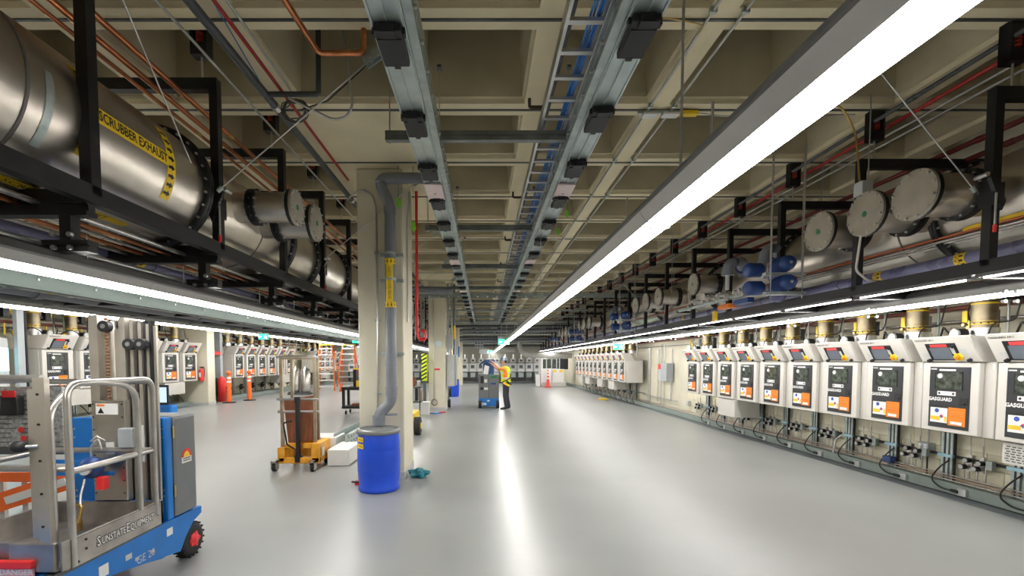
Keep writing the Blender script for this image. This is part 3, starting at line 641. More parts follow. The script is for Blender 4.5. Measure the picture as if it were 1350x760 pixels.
# solenoid manifold: white valves, orange lever, yellow tag
t = thing('valve_manifold', 'cluster of small white valves with an orange lever and yellow tag in the right rack', 'valves', (4.0, 8, Z(.95)))
for i in range(16):
    y = 6.75+.14*i+.03*sin(i*3); x = 4.02+.05*sin(i*2.3); z = Z(1.08)+.03*cos(i*1.9)
    m = MB(); m.cyl((x-.06, y, z), (x+.1, y, z), .032, 8); m.cyl((x, y, z-.07), (x, y, z+.05), .022, 8); m.build('valve', WHITE if i % 3 else STEEL, t)
MB().box(3.98, 4.24, 6.7, 6.74, Z(.98), Z(1.02)).build('support_arm', BLACK, t); MB().box(3.98, 4.24, 9.38, 9.42, Z(.98), Z(1.02)).build('support_arm', BLACK, t); MB().box(3.99, 4.03, 6.7, 9.42, Z(.99), Z(1.03)).build('manifold_bar', GALV, t)
MB().bbox(3.96, 4.1, 7.4, 7.75, Z(.86), Z(.93), .01).build('orange_lever', ORLAB, t); MB().box(3.98, 4.02, 7.85, 7.95, Z(.68), Z(.85)).build('yellow_tag', YEL, t); MB().bbox(3.98, 4.08, 6.9, 7.3, Z(.88), Z(.96), .01).build('blue_solenoid', NAVY, t)
for i in range(14):
    y = 5.0+1.7*i; q = [(4.15, Z(1.34)), (4.9, Z(1.9)), (5.4, Z(1.5))][i % 3]
    MB().cyl((q[0], y, q[1]), (q[0], y, CEIL+.02), .006, 6).build('threaded_rod', EMT, label=ORD[i]+' thin threaded rod dropping into the right rack', cat='rod', group='rods of the right rack')
t = thing('conduit_drop', 'curved flexible conduit dropping to a grey box by the nearest discs', 'conduit', (4.1, 5.0, Z(1.7)))
MB().tube(path([(3.2, 5.1, CEIL-.03), (3.9, 5.1, CEIL-.03), (4.08, 5.1, Z(2.5)), (4.10, 5.05, Z(1.95))], .12), .01, 6).build('flexible_tube', BRASS, t); MB().bbox(4.05, 4.17, 4.95, 5.07, Z(1.78), Z(1.93), .008).build('box', LGREY, t)
MB().tube(path([(3.93, 4.8, Z(1.3)), (3.93, 4.85, Z(.95)), (4.1, 4.9, Z(.86)), (4.3, 5.0, Z(.86))], .06), .012, 6).build('cable', WHITE, label='white cable hooking below the middle blank disc', cat='cable')
# ---------------------------------------------------------------- gas cabinets
def cabinet():
    t = thing('gas_cabinet', 'x', 'cabinet'); T = lambda xo, uc, zc: (lambda u, v: (xo, -(uc+u), zc+v))
    ub = lambda m, u0, u1, z0, z1, x0, x1, b=None: (m.bbox(x0, x1, -u1, -u0, z0, z1, b) if b else m.box(x0, x1, -u1, -u0, z0, z1))
    ub(MB(), -.34, .44, .0, .86, .065, .66, .012).build('body', WHITE, t)
    b = MB(); ub(b, .405, .425, .78, .84, .06, .064); b.build('side_label', WHITE2, t)
    d = MB(); ub(d, -.33, .33, .01, .85, 0, .06, .012); d = d.build('door', WHITE, t)
    p = MB(); ub(p, -.235, .24, .06, .80, -.006, .002, .003); p.build('face_panel', PANEL, d)
    p = MB(); ub(p, -.165, .155, .53, .74, -.008, -.004); p.build('viewing_window', GLASS, d)
    p = MB()
    for a in (-.168, .150): ub(p, a, a+.008, .525, .745, -.012, -.006)
    for a in (.525, .738): ub(p, -.168, .158, a, a+.008, -.012, -.006)
    p.build('window_frame', DARK, d)
    p = MB(); p.cyl((-.016, .10, .69), (-.008, .10, .69), .032, 16); p.k = 1; p.cyl((-.018, .10, .69), (-.014, .10, .69), .024, 16); p.build('dial', [ALU, WHITE2], d)
    p = MB(); ub(p, -.115, .075, .752, .773, -.010, -.006); p.build('window_label', WHITE2, d)
    p = MB(); ub(p, -.13, .085, .455, .505, -.010, -.006); p.k = 1
    for a in (-.105, .06): p.add([(-.0115, -a+.017, .48), (-.0115, -a, .497), (-.0115, -a-.017, .48), (-.0115, -a, .463)], [(0, 1, 2, 3)])
    p.build('diamond_label', [WHITE2, DARK], d)
    text('GASGUARD', .058, T(-.009, -.095, .405), WHITE2, d, bold=.0022, sx=.92)
    text('versum', .026, T(-.009, -.185, .775), WHITE2, d, bold=.001)
    p = MB(); ub(p, .125, .225, .35, .44, -.010, -.004, .003); ub(p, .14, .2, .36, .38, -.02, -.01); p.build('latch', DARK, d)
    p = MB(); ub(p, -.235, .24, .322, .326, -.010, -.006); p.build('panel_groove', BLACK, d)
    p = MB(); ub(p, -.205, 0, .12, .30, -.010, -.006); p.k = 1; ub(p, -.20, -.085, .15, .195, -.012, -.009); ub(p, -.03, -.005, .135, .20, -.012, -.009)
    p.k = 2; p.cyl((-.012, .125, .265), (-.009, .125, .265), .026, 14); p.add([(-.013, .09, .20), (-.013, .065, .225), (-.013, .04, .20), (-.013, .065, .175)], [(0, 1, 2, 3)])
    p.k = 3; p.add([(-.0135, .065, .225), (-.0135, .04, .20), (-.0135, .0525, .1875), (-.0135, .0775, .2125)], [(0, 1, 2, 3)])
    p.build('hazard_label', [WHITE2, mat('amber_print', (.9, .5, .03), .5), mat('blue_print', (.03, .08, .4), .5), REDB], d)
    p = MB(); ub(p, .01, .205, .10, .315, -.010, -.006); p.k = 1; ub(p, .04, .17, .115, .15, -.012, -.009); p.k = 2; ub(p, .12, .19, .104, .112, -.0125, -.0095)
    for q in range(3): ub(p, .04, .18, .22+.022*q, .224+.022*q, -.012, -.009)
    p.build('orange_notice', [ORLAB, WHITE2, BRASS], d)
    # tilted control hood
    h = MB(); h.prism([(0.005, .862), (-.155, 1.165), (.22, 1.13), (.36, .862)], -.355, .345); h = h.build('control_hood', WHITE, t)
    n = Vector((-.303, 0, -.16)).normalized(); dn = Vector((-.16, 0, .303)).normalized(); base = Vector((.005, 0, .862))
    H = lambda u, v, o: tuple(base+dn*v+n*o+Vector((0, -u, 0)))
    def hp(m, u0, u1, v0, v1, o0, o1): return m.add([H(u, v, o) for u in (u0, u1) for v in (v0, v1) for o in (o0, o1)], [(0, 1, 3, 2), (4, 6, 7, 5), (0, 4, 5, 1), (2, 3, 7, 6), (0, 2, 6, 4), (1, 5, 7, 3)])
    hp(MB(), -.335, .345, .01, .332, 0, .012).build('hood_face', WHITE, h)
    hp(MB(), -.20, .16, .03, .255, .010, .016).build('screen_bezel', DARK, h)
    hp(MB(), -.165, .075, .045, .20, .014, .0185).build('touch_screen', SCREEN, h)
    hp(MB(), -.14, .06, .208, .245, .014, .020).build('red_label', mat('red_label', (.75, .06, .06), .45), h)
    text('GASGUARD AP11', .032, lambda u, v: H(-.19+u, .298+v, .0135), DARK, h, bold=.0008)
    m = MB(); c0 = Vector(H(.135, .075, .012)); m.cyl(c0, c0+n*.012, .042, 16); m.k = 1; m.cyl(c0+n*.012, c0+n*.04, .022, 12)
    for q in range(6):
        a = q*pi/3; m.k = 0; cc = Vector(H(.135+.04*cos(a), .075+.04*sin(a), .012)); m.cyl(cc, cc+n*.014, .014, 8)
    m.build('emergency_knob', [YEL, mat('amber_knob', (.65, .25, .01), .4)], h)
    for u, v, r in ((-.22, .03, .022), (.25, .035, .02), (.135, .215, .018)): cc = Vector(H(u, v, .012)); MB().cyl(cc, cc+n*.03, r, 12).build('black_knob', DARK, h)
    m = MB(); hp(m, -.27, -.22, .07, .13, .012, .0145); hp(m, .19, .24, .10, .18, .012, .0145); hp(m, .085, .125, .12, .2, .014, .019); m.build('small_labels', LGREY, h, kind='stuff')
    m = MB(); m.cyl((.16, .05, 1.15), (.16, .05, 1.24), .06, 14); m.build('gauge_body', DARK, t); m = MB(); m.cyl((.075, .05, 1.2), (.10, .05, 1.2), .055, 16); m.k = 1; m.cyl((.1, .05, 1.2), (.2, .05, 1.2), .06, 16); m.build('gauge_dial', [LGREY, DARK], t)
    m = MB(); m.tube(path([(.16, .12, 1.14), (.14, .2, 1.24), (.2, .3, 1.30), (.3, .42, 1.22), (.3, .46, 1.1)], .05), .011, 6); m.tube(path([(.2, -.2, 1.13), (.2, -.25, 1.3), (.35, -.35, 1.33), (.4, -.36, 1.6)], .05), .008, 6); m.build('cable', DARK, t)
    return t
def stack():
    t = thing('exhaust_stack', 'x', 'pipe'); MB().cyl((0, 0, 0), (0, 0, .75), .115, 20).build('pipe', mat('warm_stainless', (.27, .225, .15), .42, 1, var=.2, scale=5), t)
    MB().cyl((0, 0, -.05), (0, 0, .06), .135, 20).build('collar', ALU, t)
    for z in (.10, .34): 
        m = MB(); m.cyl((0, 0, z), (0, 0, z+.018), .1165, 20, caps=False); m.build('yellow_band', YEL, t)
        m = MB(); m.cyl((0, 0, z+.04), (0, 0, z+.045), .1168, 20, caps=False); m.build('thin_band', YEL, t)
    m = MB()
    for q in range(12): a = q*pi/6; m.box(.116*cos(a)-.006, .116*cos(a)+.006, .116*sin(a)-.006, .116*sin(a)+.006, .11, .125)
    m.build('band_marks', DARK, t, kind='stuff'); return t
CABP = cabinet(); STP = stack(); usedc = [0, 0]
def place_cab(x, y, z, rz, sc, label, grp):
    if not usedc[0]: o = CABP; o.location = (x, y, z); o['label'] = label; o['group'] = grp; o.scale = (sc,)*3; o.rotation_euler = (0, 0, rz); usedc[0] = 1
    else: o = dup(CABP, (x, y, z), rz, label, sc, grp)
    return o
def place_stack(x, y, z, sc, label, grp):
    if not usedc[1]: o = STP; o.location = (x, y, z); o['label'] = label; o['group'] = grp; o.scale = sc; usedc[1] = 1
    else: o = dup(STP, (x, y, z), 0, label, sc, grp)
for i in range(10):
    y = 4.62+.84*i; extra = ', perforated box below' if i == 0 else ', white box below' if i == 7 else ''
    place_cab(5.6, y, .925, 0, 1, ORD[i]+' white gas cabinet of the near row on the right wall'+extra, 'gas cabinets, near row on the right wall')
    place_stack(5.98, y, 2.13, (1, 1, 1), ORD[i]+' stainless exhaust stack over the near right-hand cabinets', 'exhaust stacks, near right row')
for i in range(11):
    y = 18.35+.88*i
    place_cab(5.6, y, .925, 0, 1.03, ORD[i]+' white gas cabinet of the far row on the right wall', 'gas cabinets, far row on the right wall')
    place_stack(5.98, y, 2.15, (1, 1, 1), ORD[i]+' stainless exhaust stack over the far right-hand cabinets', 'exhaust stacks, far right row')
def lowbox(x, y, z0, z1, w, label, perf=False):
    t = thing('lower_box', label, 'box', (x+.3, y, z0)); MB().bbox(x, x+.55, y-w/2, y+w/2, z0, z1, .012).build('shell', WHITE, t)
    if perf:
        m = MB()
        for r in range(7):
            for q in range(12): yy = y-w/2+.06+q*(w-.12)/11+(.012 if r % 2 else 0); m.box(x-.003, x+.001, yy-.018, yy+.018, z0+.03+r*.026, z0+.042+r*.026)
        m.build('perforations', DGREY, t, kind='stuff')
lowbox(5.63, 4.55, .69, .92, .70, 'small white box with a perforated front under the nearest right cabinet', True)
lowbox(5.62, 10.5, .52, .92, .72, 'plain white box under the eighth right-hand cabinet')
for i, yy in enumerate((20, 22, 24.6, 26.3)): lowbox(5.62, yy, .55, .92, .9, ORD[i]+' plain white box under the far right-hand cabinets')
# wall services under and over the right-hand cabinets
def strutpair():
    t = thing('strut_pair', 'x', 'strut'); m = MB()
    for q in (-.06, .0, .06): m.box(-.02, .02, q-.016, q+.016, 0, .80)
    m.build('uprights', GALV, t)
    m = MB(); m.box(-.018, .018, -.09, -.08, 0, .8); m.box(-.018, .018, .018, .04, 0, .8); m.build('dark_conduits', DARK, t)
    MB().box(-.05, -.02, -.10, .10, .33, .37).build('clamp', mat('pale_blue_clamp', (.35, .55, .65), .4, .4), t)
    MB().tube(path([(-.03, -.05, .3), (-.1, .02, .18), (-.14, .1, .0), (-.14, -.05, -.09), (-.15, -.22, -.08)], .08), .010, 6).build('power_cord', DARK, t)
    MB().bbox(-.145, -.112, -.38, -.27, -.125, -.03, .006).build('outlet_box', LGREY, t); MB().cyl((-.15, -.20, -.08), (-.15, -.29, -.08), .022, 8).build('plug', DARK, t)
    return t
def reg():
    t = thing('regulator_manifold', 'x', 'valves'); 
    m = MB(); m.box(-.03, .0, -.14, .12, -.015, .015); m.box(-.05, .0, -.11, -.06, -.09, .12); m.box(-.05, .0, .03, .08, -.09, .12); m.build('block', STEEL, t)
    for y, z in ((-.10, .04), (.06, .05), (-.05, -.04), (.11, -.045)):
        m = MB(); m.cyl((-.11, y, z), (-.05, y, z), .033, 12); m.k = 1; m.cyl((-.114, y, z), (-.11, y, z), .028, 12); m.build('gauge', [DARK, LGREY], t)
    m = MB()
    for y in (-.12, -.02, .08, .14): m.cyl((-.03, y, -.22), (-.03, y, .0), .011, 6)
    for y in (-.08, .07): m.cyl((-.03, y, .1), (-.03, y, .26), .008, 6)
    m.cyl((-.02, -.08, .1), (-.02, -.08, .5), .004, 5); m.build('tubes', STEEL, t); MB().box(-.07, -.01, -.22, -.15, -.02, .09).build('bracket', GALV, t)
    return t
sp_, rg_ = strutpair(), reg()
for i in range(23):
    near = i < 11
    y = (4.53+.84*i) if near else (19.0+.85*(i-11)); w_ = 'near' if near else 'far'; n = i if near else i-11
    for proto, loc, lab in ((sp_, (6.40, y, .15), ORD[n]+' strut pair with looping black cord under the '+w_+' right-hand cabinets'), (rg_, (6.40, y+.46, .45), ORD[n]+' pressure gauge manifold under the '+w_+' right-hand cabinets')):
        if i == 0: proto.location = loc; proto['label'] = lab; proto['group'] = lab.split(' ', 1)[1]
        else: dup(proto, loc, label=lab, group=lab.split(' ', 1)[1])
for z, r, m, n in ((.178, .010, STEEL, 'lowest'), (.215, .010, mat('pinkish_tube', (.55, .40, .32), .3, 1), 'middle'), (.25, .009, STEEL, 'top')): MB().cyl((6.34, -1, z), (6.34, 30, z), r, 6).build('tube', m, label=n+' slim tube running on top of the right kerb', cat='tube')
MB().cyl((6.40, -1, .50), (6.40, 13, .50), .02, 6).build('conduit', DARK, label='dark conduit running along the right wall through the gauge manifolds', cat='conduit')
MB().cyl((6.43, 18, .50), (6.43, 30, .50), .016, 6).build('conduit', DGREY, label='dark conduit under the far right-hand cabinets', cat='conduit')
t = thing('switch_box', 'grey two-gang box on the right wall below the second cabinet', 'box', (6.42, 6.55, .52)); MB().bbox(6.36, 6.47, 6.46, 6.62, .50, .62, .008).build('box', GBOX, t)
for y in (6.5, 6.58):
    for z in (.53, .57): MB().box(6.355, 6.362, y-.02, y+.02, z, z+.03).build('button_plate', WHITE2, t)
MB().cyl((6.44, 6.54, .62), (6.44, 6.54, .95), .012, 6).build('conduit', EMT, t); MB().cyl((6.40, 6.50, .15), (6.40, 6.50, .5), .010, 6).build('conduit', DARK, t)
MB().tube(path([(6.40, 8.0, .95), (6.40, 8.0, .52), (6.30, 8.08, .40), (6.28, 8.1, .16)], .05), .014, 8).build('conduit', ALU, label='pale flexible conduit kinking down to the kerb between third and fourth near cabinets', cat='conduit')
MB().bbox(6.27, 6.36, 6.95, 7.10, .22, .32, .02).build('blue_valve', NAVY, label='small blue valve resting at the kerb tubes', cat='valve')
# upper wall clutter above the right cabinets
random.seed(3)
for i in range(18):
    near = i < 11; y = (4.9+.84*i) if near else 18.9+1.2*(i-11); wd = 'near' if near else 'far'; n = i if near else i-11
    t = thing('purge_valve_riser', ORD[n]+' brass valve riser with yellow tag above the '+wd+' right-hand cabinets', 'valve', (6.2, y, 2.1), 'valve risers above the '+wd+' right cabinets')
    MB().tube(path([(6.1, y, 2.02), (6.1, y, 2.32), (6.2, y+.12, 2.42), (6.35, y+.12, 2.8)], .05), .012, 6).build('tube', STEEL, t)
    m = MB(); m.cyl((6.1, y, 2.2), (6.1, y, 2.30), .03, 8); m.cyl((6.02, y, 2.25), (6.1, y, 2.25), .018, 8); m.build('valve_body', BRASS, t)
    MB().box(6.03, 6.035, y-.04, y+.02, 2.28, 2.42).build('yellow_tag', YEL, t)
    MB().box(6.2, 6.28, y-.18, y-.10, 2.2, 2.42).build('solenoid_box', DGREY if i % 2 else LGREY, t)
    MB().cyl((6.3, y-.25, 2.0), (6.3, y-.25, 2.9), .014, 6).build('riser', EMT if i % 2 else GALV, t)
MB().cyl((6.36, -1, 2.32), (6.36, 30, 2.32), .02, 8).build('header_pipe', STEEL, label='lower stainless header pipe on the right wall behind the stacks', cat='pipe')
MB().cyl((6.36, -1, 2.50), (6.36, 30, 2.50), .03, 8).build('header_pipe', mat('rust_red_pipe', (.22, .07, .05), .5), label='rust red header pipe on the right wall behind the stacks', cat='pipe')
MB().cyl((6.38, -1, 2.68), (6.38, 30, 2.68), .05, 8).build('header_pipe', DGREY, label='upper dark header pipe on the right wall behind the stacks', cat='pipe')
# bare stretch of wall between the two banks
for i, (y, z0, z1, r) in enumerate(((13.0, .15, 2.6, .02), (12.85, .5, 2.5, .014), (16.2, .2, 2.4, .018), (16.5, .2, 2.4, .018), (16.8, .3, 2.2, .018), (17.6, .15, 2.3, .03), (17.75, .15, 2.3, .02), (15.6, .4, 2.2, .02))):
    MB().cyl((6.45, y, z0), (6.45, y, z1), r, 8).build('conduit', EMT, label=ORD[i]+' vertical zinc conduit on the bare stretch of the right wall', cat='conduit')
t = thing('disconnect_box', 'grey disconnect box with a red switch on the bare stretch of right wall', 'electrical box', (6.3, 15.9, 1.05)); MB().bbox(6.22, 6.46, 15.45, 15.95, 1.10, 1.72, .015).build('box', GBOX, t); MB().bbox(6.28, 6.46, 16.05, 16.35, 1.12, 1.68, .015).build('box', LGREY, t)
MB().bbox(6.26, 6.30, 16.08, 16.32, 1.5, 1.68, .01).build('red_switch', REDB, t)
for i, y in enumerate((14.3, 13.6)): MB().bbox(6.44, 6.49, y-.12, y+.12, 2.0, 2.32, .005).build('mounting_plate', GALV, label=['farther','nearer'][i]+' small steel plate high on the bare right wall', cat='plate')
for i, y in enumerate((12.95, 14.2)): MB().bbox(6.38, 6.47, y-.07, y+.07, .38, .54, .01).build('outlet_box', LGREY, label=['nearer','farther'][i]+' small outlet box low on the bare right wall', cat='box')
MB().tube([(6.42, 14, 2.62), (6.42, 17.8, 2.62)], .02, 6).build('pipe', mat('rust_red_pipe', (.2, .05, .04), .5), label='short rusty pipe high on the bare right wall', cat='pipe')
MB().cyl((6.42, 15.0, .45), (6.42, 18.2, .45), .02, 6).build('conduit', EMT, label='horizontal zinc conduit low on the bare right wall', cat='conduit')

# ---------------------------------------------------------------- left wall
def lcab(y, i, grp, lab): 
    place_cab(-11.35, y, 1.0, pi, 1.28, ORD[i]+' white gas cabinet of '+lab+' on the left wall', grp)
    place_stack(-11.9, y-.05, 2.55, (1.2, 1.2, 1.5), ORD[i]+' stainless exhaust stack over '+lab+' on the left wall', 'exhaust stacks on the left wall')
for i in range(6): lcab(12.15+1.1*i, i, 'gas cabinets, near group on the left wall', 'the near group')
for i in range(6): lcab(21.2+1.1*i, i, 'gas cabinets, middle group on the left wall', 'the middle group')
for i in range(5): lcab(31.0+1.12*i, i, 'gas cabinets, far group on the left wall', 'the far group')
for i, y in enumerate((16.8, 12.7, 26.2, 33)): 
    t = thing('lower_box', ORD[i]+' plain white box under the left-wall cabinets', 'box', (-11.7, y, .5)); MB().bbox(-12.0, -11.38, y-.55, y+.55, .55, 1.0, .015).build('shell', WHITE, t)
for i in range(22):
    y = 11.6+1.1*i; t = thing('wall_manifold', ORD[i]+' strut and gauge cluster under the left-wall cabinets', 'valves', (-12.3, y, .15), 'strut clusters on the left wall')
    m = MB(); m.box(-12.45, -12.4, y-.08, y-.04, .15, 1.05); m.box(-12.45, -12.4, y+.0, y+.04, .15, 1.05); m.build('uprights', GALV, t)
    m = MB()
    for q, z in ((.3, .5), (.42, .58), (.36, .40), (.5, .46)): m.cyl((-12.3, y+q, z), (-12.18, y+q, z), .05, 10)
    m.build('gauges', DARK, t); m = MB(); m.box(-12.4, -12.3, y+.25, y+.55, .44, .56); m.cyl((-12.3, y+.33, .2), (-12.3, y+.33, .8), .015, 6); m.cyl((-12.3, y+.47, .2), (-12.3, y+.47, .7), .015, 6); m.build('block', STEEL, t)
    MB().tube(path([(-12.3, y-.02, .5), (-12.05, y-.05, .3), (-12.1, y+.15, .1), (-12.2, y+.3, .12)], .1), .014, 5).build('cord', DARK, t)
for i in range(23):
    y = 10.6+1.1*i
    if 16.5 < y < 20.3: continue
    t = thing('purge_valve_riser', ORD[i]+' valve riser with gauge above the left-wall cabinets', 'valve', (-12.2, y, 2.4), 'valve risers above the left-wall cabinets')
    m = MB(); m.cyl((-12.2, y+.5, 2.4), (-12.2, y+.5, 4.1), .025, 6); m.cyl((-12.3, y+.3, 2.3), (-12.3, y+.3, 4.1), .02, 6); m.build('risers', GALV if i % 3 else DGREY, t)
    m = MB(); m.cyl((-12.0, y+.55, 3.0), (-12.0, y+.55, 3.3), .13, 12); m.build('filter_can', mat('warm_stainless', (.6, .5, .4), .3, 1), t)
    m = MB(); m.cyl((-12.0, y+.55, 2.93), (-12.0, y+.55, 3.0), .16, 12); m.cyl((-12.0, y+.55, 3.3), (-12.0, y+.55, 3.38), .16, 12); m.box(-12.2, -11.9, y+.75, y+.9, 2.9, 3.4); m.build('black_fittings', BLACK, t)
    m = MB(); m.ball((-11.95, y+.2, 2.52), .08, 10); m.build('gauge', DARK if i % 2 else YEL, t)
    MB().cyl((-12.05, y-.2, 2.45), (-12.05, y-.2, 2.75), .02, 6).build('tag', YEL, t)
    MB().box(-12.05, -12.03, y-.12, y-.02, 3.0, 3.2).build('tag', YEL, t)
for z, r, m, n in ((2.62, .06, STEEL, 'lowest polished'), (2.82, .04, mat('rust_red_pipe', (.2, .05, .04), .5), 'rust red'), (2.98, .05, STEEL, 'middle polished'), (3.5, .12, ALU, 'large bright'), (3.85, .06, DGREY, 'dark top')):
    MB().cyl((-12.4, -1, z), (-12.4, 36, z), r, 8).build('header_pipe', m, label=n+' header pipe along the left wall', cat='pipe')
t = thing('wall_strut_frame', 'grey steel strut frame with a red strip beside the extinguisher column', 'frame', (-11.7, 19.2, 0))
for y in (19.15, 20.2): MB().box(-11.9, -11.6, y-.10, y+.10, 0, 3.4).build('upright', GBOX, t)
MB().box(-11.62, -11.58, 19.25, 20.1, 2.05, 2.2).build('red_strip', REDB, t); MB().bbox(-12.1, -11.7, 19.3, 20.05, .25, 1.05, .03).build('dark_bin', mat('dark_green_bin', (.03, .06, .04), .5), t)
MB().box(-12.2, -12.1, 19.25, 20.1, 1.1, 2.5).build('back_sheet', LGREY, t); MB().box(-11.72, -11.70, 19.4, 19.8, 1.3, 1.5).build('white_notice', WHITE2, t)
t = thing('fire_extinguisher', 'red fire extinguisher hanging on the left wall column', 'fire extinguisher', (-11.3, 18.2, .95))
MB().lathe([(.001, 0), (.085, .01), (.09, .05), (.09, .40), (.06, .47), (.03, .50), (.03, .54), (.001, .54)], (-11.3, 18.24, .98), 'z', 18).build('cylinder', REDB, t)
m = MB(); m.box(-11.34, -11.20, 18.21, 18.27, 1.52, 1.56); m.tube(path([(-11.3, 18.24, 1.52), (-11.15, 18.21, 1.5), (-11.16, 18.21, 1.15)], .05), .012, 6); m.build('valve_and_hose', DARK, t); MB().box(-11.34, -11.26, 18.145, 18.15, 1.15, 1.32).build('label', WHITE2, t)
MB().box(-11.7, -11.5, 18.33, 18.338, 2.05, 2.12).build('red_sign', REDB, label='small red strip sign on the extinguisher column', cat='sign')
t = thing('operator_console', 'tall grey console with a cyan screen at the left edge', 'console', (-11.5, 10.2, 0)); MB().bbox(-11.95, -11.45, 9.8, 11.0, .9, 2.35, .02).build('cabinet', LGREY, t); MB().box(-11.45, -11.43, 10.0, 10.98, 1.55, 2.1).build('screen', CYAN, t); MB().box(-11.4, -11.3, 11.08, 11.25, .1, 3.6).build('upright', GBOX, t); MB().cyl((-11.35, 11.33, .1), (-11.35, 11.33, 3.6), .03, 8).build('conduit', DARK, t); MB().box(-11.95, -11.5, 9.9, 10.9, 0, .9).build('plinth', GALV, t)
for i, (y, z, m) in enumerate(((10.3, 2.55, REDB), (10.4, 2.95, REDB), (11.4, 2.5, YEL))):
    t = thing('wall_valve', ['lower red', 'upper red', 'yellow'][i]+' valve above the cyan screen console', 'valve', (-11.6, y, z)); MB().ball((-11.6, y, z), .13, 12).build('body', m, t); MB().cyl((-11.6, y, z), (-11.35, y, z), .06, 10).build('stem', DARK if i == 2 else m, t)
# ---------------------------------------------------------------- blue drum and small things at the foreground column
dx, dy = -1.46, 6.32
t = thing('plastic_drum', 'big blue plastic drum with grey lid ring standing at the foreground column', 'drum', (dx, dy, 0))
MB().lathe([(.001, 0), (.262, 0), (.282, .015), (.282, .05), (.270, .07), (.285, .25), (.291, .285), (.287, .30), (.291, .315), (.294, .45), (.291, .57), (.287, .585), (.291, .60), (.288, .65), (.278, .80), (.268, .835)], (dx, dy, 0), 'z', 48).build('barrel', DRUMB, t)
MB().lathe([(.268, .80), (.296, .80), (.298, .845), (.285, .862), (.255, .865), (.25, .845), (.001, .845)], (dx, dy, 0), 'z', 48).build('lid_ring', mat('grey_lid_steel', (.27, .28, .28), .4, .5), t)
for z0, z1, a in ((.70, .765, -45), (.61, .675, -45)):
    m = MB(); vs = [(dx+.293*sin(radians(a+q)), dy-.293*cos(radians(a+q)), z-.001*q*0) for z in (z0, z1) for q in (-14, -7, 0, 7, 14)]
    m.add(vs, [(i, i+1, 6+i, 5+i) for i in range(4)]); m.build('yellow_label', YEL, t)
m = MB()
for z0 in (.72, .63):
    for q in (-6, 0, 6): a = radians(-45+q); b = radians(-45+q+4); m.add([(dx+.295*sin(e), dy-.295*cos(e), z) for z in (z0, z0+.02) for e in (a, b)], [(0, 1, 3, 2)])
m.build('label_print', mat('brown_print', (.35, .2, .02), .6), t)
random.seed(5)
bm = bmesh.new(); bmesh.ops.create_icosphere(bm, subdivisions=3, radius=1)
m = MB(); vs = []
for v in bm.verts:
    k = 1+.22*sin(v.co.x*7+2*v.co.z)+.16*sin(v.co.y*9+v.co.x*5)+random.uniform(-.08, .08); vs.append((-.99+v.co.x*.15*k, 6.98+v.co.y*.12*k, max(.004, .055+v.co.z*.075*k)))
bm.verts.index_update(); m.add(vs, [tuple(v.index for v in f.verts) for f in bm.faces]); bm.free(); m.build('plastic_bag', TEAL, label='crumpled teal plastic bag on the floor right of the foreground column', cat='bag')
t = thing('bottle_jack', 'small red jack on the floor left of the blue drum', 'tool', (-1.78, 6.55, 0)); MB().bbox(-1.86, -1.74, 6.5, 6.6, 0, .06, .01).build('base', REDB, t); MB().cyl((-1.80, 6.55, .06), (-1.80, 6.55, .17), .025, 10).build('ram', ALU, t); MB().cyl((-1.90, 6.5, .05), (-1.78, 6.5, .05), .015, 8).build('handle', DARK, t)

# ---------------------------------------------------------------- material lift with brown board
t = thing('material_lift', 'small yellow-based stacker lift with bare steel uprights, left of the foreground column', 'lift', (-3.1, 7.6, 0))
UP = mat('worn_upright_steel', (.45, .38, .28), .4, .7, var=.2)
for x, y in ((-3.35, 7.55), (-2.80, 7.55), (-3.30, 7.85), (-2.86, 7.85)): MB().box(x-.022, x+.022, y-.022, y+.022, .12, 1.86).build('upright', UP, t)
for z, y in ((1.86, 7.55), (1.16, 7.53), (.95, 7.56)): MB().cyl((-3.42, y, z), (-2.74, y, z), .022, 8).build('cross_bar', ALU, t)
MB().box(-3.37, -2.79, 7.53, 7.57, 1.82, 1.875).build('top_rail', UP, t); MB().box(-3.32, -2.84, 7.83, 7.87, 1.82, 1.875).build('top_rail', UP, t)
m = MB(); m.cyl((-3.07, 7.5, .12), (-3.07, 7.5, 1.1), .04, 12); m.cyl((-3.07, 7.5, 1.1), (-3.07, 7.5, 1.2), .05, 12); m.cyl((-3.07, 7.5, .12), (-3.07, 7.5, .22), .07, 12); m.build('ram', DARK, t)
MB().tube(path([(-3.12, 7.45, .35), (-3.22, 7.42, .42), (-3.27, 7.4, .78), (-3.12, 7.4, .82)], .04), .014, 6).build('pump_handle', DARK, t)
m = MB(); m.bbox(-3.38, -2.70, 7.45, 7.52, .10, .20, .01); m.bbox(-3.40, -3.28, 7.45, 8.0, .12, .36, .015); m.bbox(-2.84, -2.70, 7.45, 8.0, .12, .44, .015); m.bbox(-3.30, -3.12, 7.52, 7.6, .34, .42, .01); m.bbox(-3.0, -2.84, 7.52, 7.6, .34, .42, .01); m.bbox(-3.30, -2.84, 7.9, 8.0, .12, .42, .01); m.build('base_frame', YELP, t)
MB().box(-2.678, -2.674, 7.5, 7.6, .22, .36).build('white_label', WHITE2, t)
for x, y in ((-3.40, 7.36), (-2.78, 7.36), (-3.3, 7.95), (-2.75, 7.95)):
    w_ = MB().cyl((x-.03, y, .062), (x+.03, y, .062), .062, 14).build('caster_wheel', RUB, t); m = MB(); m.box(x-.045, x-.035, y-.05, y+.05, .03, .17); m.box(x+.035, x+.045, y-.05, y+.05, .03, .17); m.box(x-.045, x+.045, y-.05, y+.05, .14, .17); m.build('caster_fork', ALU, t)
R = Matrix.Translation((-3.06, 7.72, .42)) @ Matrix.Rotation(radians(-9), 4, 'Y') @ Matrix.Rotation(radians(-8), 4, 'X')
